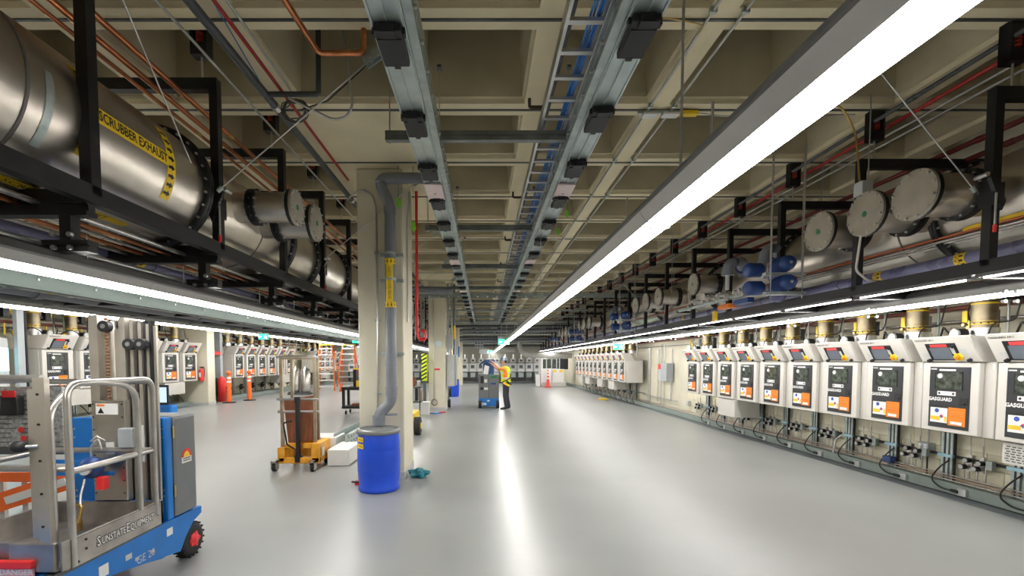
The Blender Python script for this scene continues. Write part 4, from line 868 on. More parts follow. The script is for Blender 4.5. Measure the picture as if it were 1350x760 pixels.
MB().box(-.27, .25, 0, .02, 0, .76, R).build('plywood_board', WOOD, label='brown plywood board leaning inside the small stacker lift', cat='board')
MB().bbox(-2.66, -2.30, 7.7, 8.5, .005, .28, .01).build('white_box', WHITE2, label='low white box on the floor right of the stacker lift', cat='box')
MB().bbox(-3.35, -2.72, 8.35, 8.9, .006, .38, .01).build('white_box', WHITE2, label='white box behind the stacker lift', cat='box')
# galvanised cable tray on blue dolly, seen left of column
t = thing('slotted_tray', 'galvanised slotted tray section resting on a blue dolly behind the white box', 'tray', (-2.55, 9.6, .2))
m = MB(); m.box(-2.56, -2.54, 8.4, 11.2, .17, .44); m.box(-2.56, -2.46, 8.4, 11.2, .16, .175); m.box(-2.56, -2.47, 8.4, 11.2, .43, .44); m.box(-2.78, -2.76, 8.4, 11.2, .17, .44); m.box(-2.78, -2.54, 8.4, 11.2, .155, .17); m.build('channel', GALVL, t)
m = MB()
for i in range(16):
    for z in (.25, .35): m.cyl((-2.541, 8.55+.17*i, z), (-2.536, 8.55+.17*i, z), .018, 8)
m.build('holes', DARK, t, kind='stuff')
t = thing('dolly', 'blue wheeled dolly under the galvanised tray', 'dolly', (-2.6, 9.4, 0)); MB().bbox(-2.9, -2.42, 8.9, 10.6, .10, .15, .01).build('deck', BLUE, t)
for x, y in ((-2.5, 9.0), (-2.82, 9.0), (-2.5, 10.4), (-2.82, 10.4)): MB().cyl((x-.02, y, .05), (x+.02, y, .05), .05, 12).build('wheel', ALU, t)

# ---------------------------------------------------------------- near personnel lift
t = thing('personnel_lift', 'blue and grey one-man lift with steel basket lettered SUNSTATE EQUIPMENT at lower left', 'lift', (-3.0, 3.3, 0))
MASTM = mat('mast_aluminium', (.60, .56, .50), .35, .8, var=.1, scale=3)
ch = MB(); ch.prism([(2.0, .38), (2.0, .50), (3.6, .50), (4.15, .47), (4.15, .36), (3.92, .155), (3.7, .16), (3.1, .30), (2.3, .36)], -3.45, -2.66, 'x'); ch.k = 1; ch.prism([(2.0, .47), (2.0, .50), (3.62, .50), (3.62, .47)], -2.66, -2.60, 'x'); ch.k = 0; ch.prism([(2.1, .40), (2.1, .47), (3.75, .47), (4.15, .46), (4.15, .40), (3.98, .34), (3.85, .16), (3.1, .30)], -2.66, -2.605, 'x')
chs = ch.build('chassis', [BLUE, DGREY], t)
SX = -2.603; sd = lambda yc, zc: (lambda u, v: (SX, yc+u, zc+v))
m = MB()
for yy, zz, a, b in ((3.72, .38, .035, .03), (3.06, .36, .04, .04)): m.box(SX-.002, SX+.001, yy-a, yy+a, zz-b, zz+b)
m.build('white_decal', WHITE2, chs)
text('GE 20', .085, sd(3.45, .29), LGREY, chs, sx=.9); 
m = MB()
for yy, zz, s in ((3.28, .36, .02), (3.52, .30, .012), (3.36, .31, .012)): m.box(SX-.002, SX+.0015, yy-s*1.5, yy+s*1.5, zz-s, zz+s)
m.build('scuff_marks', LGREY, chs)
for x, y in ((-2.72, 4.13), (-3.42, 4.13), (-2.74, 2.2), (-3.4, 2.2)):
    w_ = MB().lathe([(.001, -.055), (.11, -.055), (.145, -.045), (.155, -.02), (.155, .02), (.145, .045), (.11, .055), (.001, .055)], (x, y, .155), 'x', 28).build('wheel', RUB, t)
    m = MB(); m.lathe([(.001, .075), (.03, .075), (.04, .065), (.055, .064), (.065, .050)], (x, y, .155), 'x', 20)
    for q in range(5): a = q*2*pi/5; m.cyl((x+.056, y+.055*cos(a), .155+.055*sin(a)), (x+.068, y+.055*cos(a), .155+.055*sin(a)), .018, 8)
    m.build('red_hub', REDB, w_)
    m = MB()
    for q in range(18): a = q*2*pi/18; m.box(-.05, .05, -.008, .008, .150, .162, Matrix.Translation((x, y, .155)) @ Matrix.Rotation(a, 4, 'X'))
    m.build('tread', RUB, w_, kind='stuff')
m = MB(); m.bbox(-3.40, -2.605, 3.80, 4.10, .47, 1.335, .03); pod = m.build('power_pack', MGREY, t)
m = MB(); m.bbox(-3.40, -2.61, 3.72, 3.79, .47, 1.33, .012); bf = m.build('blue_front_plate', BLUE, t)
for z in (.70, 1.20): MB().box(-2.606, -2.600, 3.79, 3.81, z-.05, z+.05).build('hinge', BRASS, pod)
m = MB()
for z in (.68, .73, 1.17, 1.24): m.cyl((-2.64, 3.715, z), (-2.64, 3.722, z), .008, 8); m.cyl((-3.36, 3.715, z), (-3.36, 3.722, z), .008, 8)
m.build('screws', ALU, bf)
# round logo decal
k = MB(); yc, zc = 3.96, .99; n = 14
k.add([(SX+.001, yc, zc-.03)]+[(SX+.001, yc+.062*cos(pi*i/n), zc-.03+.075*sin(pi*i/n)) for i in range(n+1)], [(0, i+1, i+2) for i in range(n)])
k.k = 1; k.add([(SX+.002, yc, zc-.03)]+[(SX+.002, yc+.04*cos(pi*i/n), zc-.03+.05*sin(pi*i/n)) for i in range(n+1)], [(0, i+1, i+2) for i in range(n)])
k.k = 2; k.add([(SX+.001, yc-.065, zc-.08), (SX+.001, yc+.065, zc-.08), (SX+.001, yc+.065, zc-.028), (SX+.001, yc-.065, zc-.028)], [(0, 1, 2, 3)])
k.k = 3
for zz in (zc-.045, zc-.063): k.add([(SX+.002, yc-.05, zz), (SX+.002, yc+.05, zz), (SX+.002, yc+.05, zz+.008), (SX+.002, yc-.05, zz+.008)], [(0, 1, 2, 3)])
k.build('logo_decal', [REDB, YEL, WHITE2, DARK], pod)
# mast
m = MB(); m.box(-3.11, -3.04, 3.60, 3.70, .55, 2.16); m.box(-3.04, -3.0, 3.68, 3.72, .55, 2.12); m.box(-2.89, -2.86, 3.62, 3.72, .55, 2.14); m.box(-3.0, -2.97, 3.64, 3.70, .55, 2.05); m.box(-2.94, -2.89, 3.64, 3.70, .55, 2.05); mast = m.build('mast_rail', MASTM, t)
m = MB()
for i, x in enumerate((-2.84, -2.79, -2.74, -2.69, -2.65)): m.box(x-.013, x+.013, 3.60+.02*i, 3.70, .55, 2.14-.015*i)
m.build('mast_section', MASTM, t); m = MB()
for x in (-2.865, -2.815, -2.765, -2.715, -2.67): m.box(x-.010, x+.010, 3.66, 3.71, .55, 2.12)
m.build('mast_gap', DARK, t)
m = MB()
for i in range(46): m.box(-2.985, -2.965, 3.60, 3.62, .95+.026*i, .966+.026*i)
m.build('lift_chain', mat('rusty_chain', (.22, .10, .05), .6, .6), t, kind='stuff')
for x, z in ((-2.98, 2.07), (-2.79, 1.93), (-2.70, 1.93)): MB().cyl((x, 3.58, z), (x, 3.63, z), .045, 16).build('roller', DARK, t); MB().cyl((x, 3.575, z), (x, 3.58, z), .018, 10).build('roller_hub', ALU, t)
cv = MB().bbox(-3.06, -2.80, 3.54, 3.60, .70, 1.49, .006).build('mast_cover', STEEL, t)
m = MB()
for z in [.76+.1*i for i in range(8)]: m.cyl((-3.045, 3.535, z), (-3.045, 3.541, z), .006, 6); m.cyl((-2.82, 3.535, z), (-2.82, 3.541, z), .006, 6)
m.build('rivets', DARK, cv)
MB().box(-2.95, -2.89, 3.534, 3.539, 1.07, 1.16).build('white_label', WHITE2, cv)
m = MB(); m.box(-3.02, -2.85, 3.534, 3.539, 1.38, 1.465); m.k = 1; m.box(-3.01, -2.95, 3.532, 3.535, 1.445, 1.46); m.k = 2; m.add([(-3.005, 3.533, 1.39), (-2.955, 3.533, 1.39), (-2.98, 3.533, 1.435)], [(0, 1, 2)])
m.build('warning_label', [WHITE2, ORLAB, DARK], cv)
MB().bbox(-2.80, -2.69, 3.46, 3.54, 1.13, 1.28, .01).build('outlet_box', GBOX, t); MB().box(-2.69, -2.63, 3.5, 3.51, 1.02, 1.30).build('paper_tag', WHITE2, t)
MB().bbox(-3.38, -2.86, 3.50, 3.53, 1.00, 1.03, .005).build('cross_bracket', BLUE, t); MB().bbox(-3.35, -2.63, 3.58, 3.62, .60, .68, .005).build('cross_bracket', BLUE, t); MB().bbox(-3.38, -2.90, 3.52, 3.55, .90, .93, .005).build('cross_bracket', BLUE, t)
m = MB(); m.ball((-2.97, 3.42, .99), .085, 22, 1, .75, 1); fall = m.build('fall_arrest_reel', NAVY, label='blue fall-arrest reel hanging in the near lift basket', cat='reel')
m = MB(); m.cyl((-2.955, 3.335, .99), (-2.958, 3.36, .99), .04, 18); m.build('reel_label', LGREY, fall)
m = MB(); m.tube(path([(-2.97, 3.42, 1.07), (-2.97, 3.42, 1.15), (-2.91, 3.42, 1.21), (-2.89, 3.42, 1.13)], .02), .008, 6); m.tube([(-2.97, 3.42, 1.19), (-2.92, 3.42, 1.23), (-2.89, 3.45, 1.19)], .007, 6); m.build('shackle', ALU, fall)
MB().bbox(-2.93, -2.87, 3.40, 3.46, .82, .92, .01).build('red_webbing', REDB, fall)
MB().tube([(-2.99, 3.38, .91), (-2.99, 3.34, .80), (-2.97, 3.31, .74)], .008, 6).build('lanyard', ALU, fall); m = MB(); m.tube(path([(-3.00, 3.29, .74), (-3.00, 3.26, .64), (-2.94, 3.26, .62), (-2.94, 3.29, .74), (-3.00, 3.29, .74)], .02), .011, 6); m.box(-3.0, -2.94, 3.26, 3.29, .56, .64); m.build('snap_hook', BRASS, fall)
# basket
bk = MB(); bk.box(-3.38, -2.56, 2.74, 3.56, .51, .53); bk.box(-2.56, -2.54, 2.76, 3.56, .515, .69); bk.box(-3.38, -2.54, 3.54, 3.56, .515, .69); bk.box(-3.38, -3.36, 2.74, 3.56, .515, .69); bk.box(-3.36, -2.62, 2.72, 2.745, .52, .69); bk.cyl((-2.55, 2.76, .695), (-2.55, 3.56, .695), .008, 6)
bk = bk.build('basket_floor', mat('scuffed_steel', (.42, .39, .36), .42, .85, var=.25, scale=4), t)
f = lambda u, v: (-2.537, 3.16+u, .60+v)

for st, sz, y0, dz in (('S', .090, 2.940, .006), ('UNSTATE', .066, 2.976, 0), ('E', .090, 3.185, .006), ('QUIPMENT', .066, 3.222, 0)):
    text(st, sz, lambda u, v: (-2.5385, y0+u, .60+dz+v), DARK, bk, bold=.006, sx=.72, align='LEFT'); text(st, sz, lambda u, v: (-2.537, y0+u, .60+dz+v), WHITE2, bk, bold=.0012, sx=.72, align='LEFT')
m = MB()
for y, z in ((2.86, .66), (2.86, .60), (3.50, .66), (3.50, .60), (2.80, .54)): m.cyl((-2.54, y, z), (-2.534, y, z), .008, 6)
m.build('rivets', DARK, bk)
TU = mat('rail_steel', (.55, .53, .51), .33, .9, var=.1, scale=8); RR = .021
def rail(pts, r=.10): return MB().tube(path(pts, r, 6), RR, 10).build('guard_rail', TU, t)
rail([(-2.55, 2.78, .52), (-2.55, 2.78, 1.66), (-2.55, 3.50, 1.66), (-2.55, 3.50, .60)]); rail([(-2.55, 3.00, 1.66), (-2.55, 3.34, 1.62), (-2.55, 3.34, .69)], .16)
rail([(-3.36, 2.78, .52), (-3.36, 2.78, 1.66), (-3.36, 3.48, 1.66), (-3.36, 3.48, .52)]); rail([(-3.36, 3.49, 1.64), (-2.56, 3.49, 1.64)]); rail([(-3.36, 3.49, 1.11), (-2.56, 3.49, 1.11)]); rail([(-2.56, 2.78, 1.11), (-2.56, 3.5, 1.11)]); rail([(-3.36, 2.78, 1.11), (-3.36, 3.5, 1.11)])
rail([(-3.4, 2.74, 1.695), (-2.66, 2.74, 1.695)]); rail([(-3.4, 2.76, 1.14), (-2.66, 2.76, 1.14)]); rail([(-2.62, 2.78, 1.13), (-2.55, 2.80, 1.13)]); rail([(-2.70, 2.82, .53), (-2.70, 2.82, 1.5), (-2.74, 3.0, 1.6)]); rail([(-3.0, 3.1, .53), (-3.02, 3.1, .95)])
m = MB(); m.box(-2.735, -2.685, 2.72, 2.76, .72, 1.63); m.box(-2.68, -2.61, 2.70, 2.735, .52, 1.70); gp = m.build('gate_post', MASTM, t)
m = MB(); m.bbox(-2.86, -2.58, 2.69, 2.72, .52, .70, .01); m.bbox(-2.56, -2.545, 2.70, 2.76, .52, .70, .004); m.build('corner_plate', mat('scuffed_steel', (.4, .4, .4)), t)
MB().lathe([(.001, -.03), (.03, -.03), (.036, -.01), (.036, .03), (.02, .05), (.001, .05)], (-2.76, 2.68, 1.29), 'x', 10).build('clamp_knob', DARK, t); MB().cyl((-2.72, 2.68, 1.29), (-2.66, 2.70, 1.29), .012, 8).build('knob_stem', ALU, t)
m = MB()
for z in (.8, 1.0, 1.2, 1.42, 1.60): m.cyl((-2.65, 2.694, z), (-2.65, 2.701, z), .008, 6)
m.build('bolts', DARK, gp)
MB().bbox(-2.665, -2.60, 3.05, 3.3, .535, .60, .01).build('foot_pedal', NAVY, t)
m = MB(); m.bbox(-3.36, -2.70, 2.66, 2.70, .555, .60, .006); m.build('red_bumper', REDB, t); m = MB(); m.box(-3.0, -2.70, 2.675, 2.685, .48, .553); pl = m.build('danger_plate', mat('faded_red', (.75, .35, .33), .5), t)
text('DANGER', .05, lambda u, v: (-2.80+u, 2.673, .53+v), WHITE2, pl, bold=.001)
# things seen through the rails at far left
t = thing('instruction_board', 'grey board with printed instruction sheets behind the near lift rails', 'board', (-4.3, 4.2, .9)); MB().bbox(-5.0, -3.90, 4.2, 4.23, 1.0, 1.56, .005).build('board', PLATE, t); MB().box(-5.0, -3.90, 4.19, 4.24, .93, 1.0).build('lower_band', DGREY, t)
m = MB(); random.seed(2)
for c_ in range(5):
    for r_ in range(11):
        x0 = -4.88+.2*c_; m.box(x0, x0+random.uniform(.06, .15), 4.196, 4.199, 1.04+.043*r_, 1.048+.043*r_)
m.build('printed_lines', DGREY, t, kind='stuff'); m = MB(); m.bbox(-4.50, -4.22, 4.10, 4.18, 1.30, 1.48, .02); m.build('black_pouch', DARK, t); m = MB(); m.box(-4.34, -4.22, 4.09, 4.1, 1.47, 1.53); m.build('red_tab', REDB, t)
for i, (x, z, m_) in enumerate(((-4.28, 1.16, REDB), (-4.26, 1.08, REDB))): MB().add([(x+.03*cos(a), 4.19, z+.03*sin(a)) for a in [q*pi/6 for q in range(12)]], [tuple(range(12))]).build('prohibition_mark', m_, t)
MB().tube(path([(-4.5, 4.05, 1.6), (-4.32, 4.05, 1.5), (-4.35, 4.05, 1.25), (-4.6, 4.05, 1.2)], .06), .016, 6).build('hose', DGREY, label='grey hose hanging in front of the instruction board', cat='hose')
t = thing('control_pendant', 'yellow pendant with light blue knob at the left edge behind the rails', 'control', (-4.45, 4.04, 1.5)); MB().bbox(-4.52, -4.42, 4.0, 4.08, 1.55, 1.66, .01).build('handle', YEL, t); MB().ball((-4.44, 4.04, 1.51), .04).build('knob', LBLUE, t)
t = thing('barricade', 'orange and white folding barricade lying at the left edge behind the near lift', 'barricade', (-4.9, 4.9, 0))
MB().bbox(-6.0, -4.62, 4.6, 4.64, .56, .66, .006).build('upper_board', ORANGE, t); MB().box(-.9, .78, 0, .05, -.10, .09, Matrix.Translation((-5.0, 4.62, .34)) @ Matrix.Rotation(radians(-18), 4, 'Y')).build('lower_board', ORANGE, t); MB().box(.1, .76, -.012, -.002, -.05, .03, Matrix.Translation((-5.0, 4.615, .34)) @ Matrix.Rotation(radians(-18), 4, 'Y')).build('white_stripe', WHITE2, t)
for x in (-5.7, -5.0, -4.75): MB().box(x-.03, x+.03, 4.66, 4.70, .0, .60).build('leg', WHITE, t)

# ---------------------------------------------------------------- distant personnel lift and the worker
t = thing('personnel_lift', 'distant grey one-man lift with blue chassis in the middle aisle beside the worker', 'lift', (.2, 17.2, 0))
MB().bbox(-.17, .60, 17.15, 17.6, .38, 1.28, .02).build('power_pack', MGREY, t); MB().box(.21, .22, 17.14, 17.152, .38, 1.28).build('panel_seam', DARK, t)
m = MB(); m.bbox(-.02, .55, 17.1, 18.2, .08, .38, .03); m.bbox(-.17, .60, 17.12, 18.2, .22, .38, .02); m.build('chassis', BLUE, t)
for x in (-.12, .55): 
    for y in (17.15, 18.1): MB().cyl((x-.06, y, .15), (x+.06, y, .15), .15, 16).build('wheel', RUB, t)
m = MB(); m.box(-.10, .02, 17.13, 17.149, .95, 1.22); m.k = 1; m.box(.04, .15, 17.13, 17.149, .98, 1.1); m.box(.03, .18, 17.13, 17.149, .70, .79); m.k = 0; m.box(-.11, .01, 17.13, 17.149, .70, .80); m.k = 1; m.box(.0, .12, 17.09, 17.1, .13, .21); m.box(.15, .24, 17.09, 17.1, .26, .32); m.k = 2; m.box(.28, .48, 17.13, 17.149, .90, .97); m.k = 3; m.box(.28, .52, 17.13, 17.149, 1.14, 1.24)
m.build('decals', [DARK, WHITE2, NAVY, mat('green_sticker', (.02, .2, .08))], t)
m = MB(); m.bbox(-.0, .42, 17.5, 17.9, 1.25, 1.72, .04); m.bbox(.05, .45, 17.4, 17.5, 1.70, 1.84, .02); m.tube(path([(-.15, 17.6, 1.62), (-.02, 17.6, 1.75), (.15, 17.6, 1.82), (.42, 17.6, 1.82)], .05), .03, 8); m.build('control_head', mat('dark_blue_cloth', (.02, .07, .19), .6), t)
for x in (-.02, .44): MB().box(x-.02, x+.02, 17.7, 17.74, .4, 1.9).build('mast_rail', ALU, t)
MB().add([(-.0, 17.38, 1.30), (.18, 17.38, 1.26), (.23, 17.4, 1.58), (.06, 17.4, 1.64)], [(0, 1, 2, 3)]).build('paper_sheet', WHITE2, t)

def evmesh(o):
    bpy.context.view_layer.update(); return bpy.data.meshes.new_from_object(o.evaluated_get(bpy.context.evaluated_depsgraph_get()))
def skin(J, E, sub=2):
    me = bpy.data.meshes.new('s'); names = list(J); me.from_pydata([J[k][0] for k in names], [(names.index(a), names.index(b)) for a, b in E], [])
    o = bpy.data.objects.new('s', me); COL.objects.link(o); o.modifiers.new('k', 'SKIN')
    for i, k in enumerate(names):
        r = J[k][1]; me.skin_vertices[0].data[i].radius = r if isinstance(r, tuple) else (r, r)
    me.skin_vertices[0].data[0].use_root = True
    s = o.modifiers.new('u', 'SUBSURF'); s.levels = sub; out = evmesh(o); bpy.data.objects.remove(o); return out
wx, wy = .84, 16.7
def q(x, y, z): return (wx+x, wy+y, z)
J = {'pel': (q(0, 0, .98), (.17, .14)), 'spine': (q(-.01, 0, 1.16), (.16, .12)), 'chest': (q(-.02, 0, 1.38), (.18, .13)), 'neck': (q(-.03, 0, 1.55), (.06, .06)), 'nk2': (q(-.055, 0, 1.62), (.052, .055)), 'head': (q(-.075, 0, 1.70), (.085, .075)), 'crown': (q(-.07, 0, 1.80), (.08, .07)),
     'hl': (q(-.02, -.09, .90), .10), 'kl': (q(-.04, -.10, .50), .072), 'al': (q(0, -.11, .12), .055), 'hel': (q(.01, -.11, .06), .05), 'tl': (q(-.20, -.13, .045), .042),
     'hr': (q(.02, .09, .90), .10), 'kr': (q(.03, .11, .50), .072), 'ar': (q(.10, .13, .12), .055), 'her': (q(.11, .13, .06), .05), 'tr': (q(-.09, .15, .045), .042),
     'sl': (q(-.04, -.18, 1.47), .068), 'el': (q(-.22, -.22, 1.50), .05), 'wl': (q(-.36, -.12, 1.66), .032), 'pl': (q(-.42, -.10, 1.73), (.035, .018)),
     'sr': (q(-.04, .18, 1.47), .068), 'er': (q(-.24, .18, 1.42), .05), 'wr': (q(-.40, .08, 1.60), .032), 'pr': (q(-.46, .06, 1.66), (.035, .018))}
E = [('pel', 'spine'), ('spine', 'chest'), ('chest', 'neck'), ('neck', 'nk2'), ('nk2', 'head'), ('head', 'crown'), ('pel', 'hl'), ('hl', 'kl'), ('kl', 'al'), ('al', 'hel'), ('hel', 'tl'), ('pel', 'hr'), ('hr', 'kr'), ('kr', 'ar'), ('ar', 'her'), ('her', 'tr'), ('chest', 'sl'), ('sl', 'el'), ('el', 'wl'), ('wl', 'pl'), ('chest', 'sr'), ('sr', 'er'), ('er', 'wr'), ('wr', 'pr')]
for h, base in (('l', q(-.42, -.10, 1.73)), ('r', q(-.46, .06, 1.66))):
    B = Vector(base)
    for i, (dy, ln) in enumerate(((-.034, .075), (-.011, .085), (.012, .08), (.034, .062))):
        J['f%s%da' % (h, i)] = (tuple(B+Vector((-.035, dy, .025))), .010); J['f%s%db' % (h, i)] = (tuple(B+Vector((-.035-ln*.5, dy*1.1, .045))), .009); J['f%s%dc' % (h, i)] = (tuple(B+Vector((-.035-ln*.85, dy*1.1, .02))), .008)
        E += [('p'+h, 'f%s%da' % (h, i)), ('f%s%da' % (h, i), 'f%s%db' % (h, i)), ('f%s%db' % (h, i), 'f%s%dc' % (h, i))]
    J['t%sa' % h] = (tuple(B+Vector((-.0, -.045, -.01))), .011); J['t%sb' % h] = (tuple(B+Vector((-.045, -.055, .0))), .009); E += [('p'+h, 't%sa' % h), ('t%sa' % h, 't%sb' % h)]
me = skin(J, E, 2)
for m_ in (SKIN, HIOR, TROU, RUB): me.materials.append(m_)
for p in me.polygons:
    c_ = p.center; p.use_smooth = True; xx, zz = c_.x-wx, c_.z
    p.material_index = 3 if zz < .13 else 2 if zz < 1.02 else 1 if (zz < 1.545 and xx > -.20 and (abs(c_.y-wy) > .0)) else 0
W = thing('person', 'worker in yellow-green vest over orange shirt, dark trousers and hard hat reaching to the lift', 'person', (wx, wy, 0))
for v in me.vertices: v.co -= Vector((wx, wy, 0))
b = bpy.data.objects.new('body', me); COL.objects.link(b); b.parent = W; b['_w'] = (wx, wy, 0)
hx, hz = wx-.075, 1.76; W.scale = (1.16, 1.16, 1.02)
m = MB(); m.ball((hx-.085, wy, 1.715), .017, 8); m.build('nose', SKIN, W); m = MB()
for s in (-1, 1): m.ball((hx+.0, wy+s*.078, 1.72), .022, 8, .8, .4, 1.2)
m.build('ear', SKIN, W); m = MB()
for s in (-1, 1): m.ball((hx-.078, wy+s*.03, 1.745), .011, 8)
m.build('eye', DARK, W); MB().box(hx-.083, hx-.076, wy-.022, wy+.022, 1.668, 1.675).build('mouth', mat('lips', (.35, .12, .1), .6), W)
m = MB(); m.ball((hx+.035, wy, 1.74), .078, 14, .8, 1.0, 1.05); m.build('hair', mat('dark_hair', (.03, .02, .015), .7), W)
m = MB(); m.lathe([(.13, 1.775), (.125, 1.79), (.118, 1.83), (.095, 1.88), (.05, 1.905), (.001, 1.91)], (hx, wy, 0), 'z', 20); m.lathe([(.118, 1.79), (.15, 1.775), (.148, 1.768), (.115, 1.78)], (hx-.02, wy, 0), 'z', 20); m.build('hard_hat', HATM, W)
def ell(z, a, bb, cx=0, n=24): return [(wx+cx+a*cos(2*pi*i/n), wy+bb*sin(2*pi*i/n), z) for i in range(n)]
m = MB(); R_ = [ell(1.0, .165, .19), ell(1.1, .155, .18, -.01), ell(1.25, .16, .185, -.01), ell(1.40, .165, .20, -.02), ell(1.50, .13, .18, -.02), ell(1.555, .07, .10, -.03)]
m.add([v for r_ in R_ for v in r_], [(24*j+i, 24*j+(i+1) % 24, 24*j+24+(i+1) % 24, 24*j+24+i) for j in range(5) for i in range(24)], True); vest = m.build('hi_vis_vest', HIVIS, W)
m = MB()
for z, a, bb, cx in ((1.12, .161, .186, -.01), (1.30, .166, .194, -.015)): m.add(ell(z, a, bb, cx)+ell(z+.05, a, bb+.002, cx), [(i, (i+1) % 24, 24+(i+1) % 24, 24+i) for i in range(24)])
m.build('reflective_band', SILV, vest)
m = MB(); m.add([(wx-.10, wy-.200, 1.30), (wx-.02, wy-.203, 1.22), (wx+.02, wy-.208, 1.48), (wx-.10, wy-.20, 1.50)], [(0, 1, 2, 3)]); m.build('orange_sleeve_patch', HIOR, W)
m = MB(); m.tube([(wx-.12, wy-.17, 1.02), (wx, wy-.21, 1.06), (wx+.12, wy-.15, 1.16), (wx+.15, wy-.05, 1.3)], .018, 6); m.tube([(wx+.02, wy-.21, 1.05), (wx+.16, wy-.1, .90)], .018, 6); m.build('harness_strap', DARK, W)
m = MB(); m.box(-.11, .11, -.02, .02, -.035, .035, Matrix.Translation((wx, wy-.20, .93)) @ Matrix.Rotation(radians(32), 4, 'Y')); m.build('yellow_lanyard_pack', YEL, W)

# ---------------------------------------------------------------- objects on the left floor
def delin(x, y, m_, lab):
    t = thing('delineator_post', lab, 'traffic post', (x, y, 0)); MB().lathe([(.001, 0), (.26, 0), (.26, .03), (.1, .05), (.09, .06)], (x, y, 0), 'z', 20).build('rubber_base', RUB, t)
    MB().lathe([(.095, .05), (.085, 1.10), (.06, 1.16), (.04, 1.20), (.085, 1.22), (.09, 1.30), (.06, 1.36), (.001, 1.37)], (x, y, 0), 'z', 18).build('post', m_, t)
    for z in (.86, 1.02): MB().lathe([(.092, z), (.092, z+.09)], (x, y, 0), 'z', 18).build('reflective_band', WHITE2, t)
delin(-10.85, 19.4, ORANGE, 'nearest orange delineator post by the left wall'); delin(-10.6, 20.6, ORANGE, 'second orange delineator post by the left wall'); delin(-10.75, 25.7, REDB, 'red delineator post seen beside the stacker lift uprights')
t = thing('floor_cylinder', 'red upright cylinder behind the nearest orange delineator', 'cylinder', (-11.6, 20.3, 0)); MB().lathe([(.001, 0), (.17, 0), (.17, .95), (.1, 1.06), (.04, 1.1), (.001, 1.12)], (-11.5, 20.0, 0), 'z', 18).build('tank', REDB, t)
def ladder(x, y, w, h, rail_m, step_m, lab, n=7):
    t = thing('step_ladder', lab, 'ladder', (x, y, 0)); ws = w*.6
    for s in (-1, 1):
        MB().tube([(x+s*w/2, y, .0), (x+s*ws/2, y+.45, h)], .045, 4).build('front_rail', rail_m, t); MB().tube([(x+s*w/2*1.05, y+1.1, 0), (x+s*ws/2, y+.5, h)], .035, 4).build('rear_rail', rail_m, t)
    for i in range(n):
        f_ = (i+.7)/(n+.3); ww = w+(ws-w)*f_; MB().box(x-ww/2, x+ww/2, y+.45*f_-.05, y+.45*f_+.10, h*f_-.04, h*f_+.04).build('step', step_m, t)
    MB().bbox(x-ws/2-.05, x+ws/2+.05, y+.40, y+.66, h-.03, h+.05, .01).build('top_cap', YEL, t)
ladder(-9.45, 27.0, 1.25, 2.75, mat('orange_fibreglass', (.9, .20, .02), .5), WHITE2, 'orange step ladder with white steps in the left background'); ladder(-9.45, 31.5, 1.3, 2.9, ORANGE, ALU, 'red-orange step ladder farther back beside the cart')
MB().lathe([(.001, 0), (.17, 0), (.03, .5), (.001, .52)], (-8.3, 26.7, 0), 'z', 16).build('traffic_cone', ORANGE, label='small orange traffic cone at the foot of the first step ladder', cat='cone')
t = thing('steel_vessel', 'upright stainless vessels left of the orange step ladder', 'vessel', (-9.9, 24, 0)); 
for x in (-10.0, -9.45): MB().lathe([(.001, .1), (.24, .12), (.25, .3), (.25, 1.25), (.2, 1.36), (.05, 1.42), (.05, 1.5), (.001, 1.5)], (x, 24.2, 0), 'z', 20).build('tank', STEEL, t)
MB().box(-10.3, -9.2, 23.9, 24.5, 0, .1).build('skid', DGREY, t)
t = thing('utility_cart', 'black two-shelf utility cart left of the foreground column', 'cart', (-4.3, 15.5, 0)); m = MB(); m.bbox(-4.72, -3.6, 15.1, 15.8, .82, .92, .02); m.bbox(-4.72, -3.6, 15.1, 15.8, .20, .28, .02)
for x in (-4.66, -3.68):
    for y in (15.15, 15.72): m.box(x-.04, x+.04, y-.04, y+.04, .2, .85)
m.build('frame', DARK, t)
for x in (-4.6, -3.8):
    for y in (15.2, 15.7): MB().cyl((x-.02, y, .065), (x+.02, y, .065), .065, 12).build('wheel', RUB, t)
for nm, a, m_, lab in (('yellow_box', (-4.25, -4.0, 15.2, 15.5, .922, 1.14), YEL, 'yellow box on the utility cart'), ('black_case', (-4.38, -4.27, 15.3, 15.6, .922, 1.5), DARK, 'tall black case on the utility cart'), ('red_tool', (-4.05, -3.9, 15.52, 15.7, .922, 1.6), REDB, 'red tool standing on the utility cart'),
                       ('white_rag', (-4.7, -4.5, 15.15, 15.4, .922, .97), WHITE2, 'white cloth on the left end of the utility cart'), ('wood_offcut', (-4.4, -3.9, 15.2, 15.5, .282, .36), WOOD, 'brown offcut on the lower shelf of the utility cart'), ('yellow_box', (-4.36, -4.14, 15.25, 15.45, 1.502, 1.55), YEL, 'small flat yellow box on top of the black case')):
    MB().bbox(*a, .01).build(nm, m_, label=lab, cat=nm.split('_')[1])

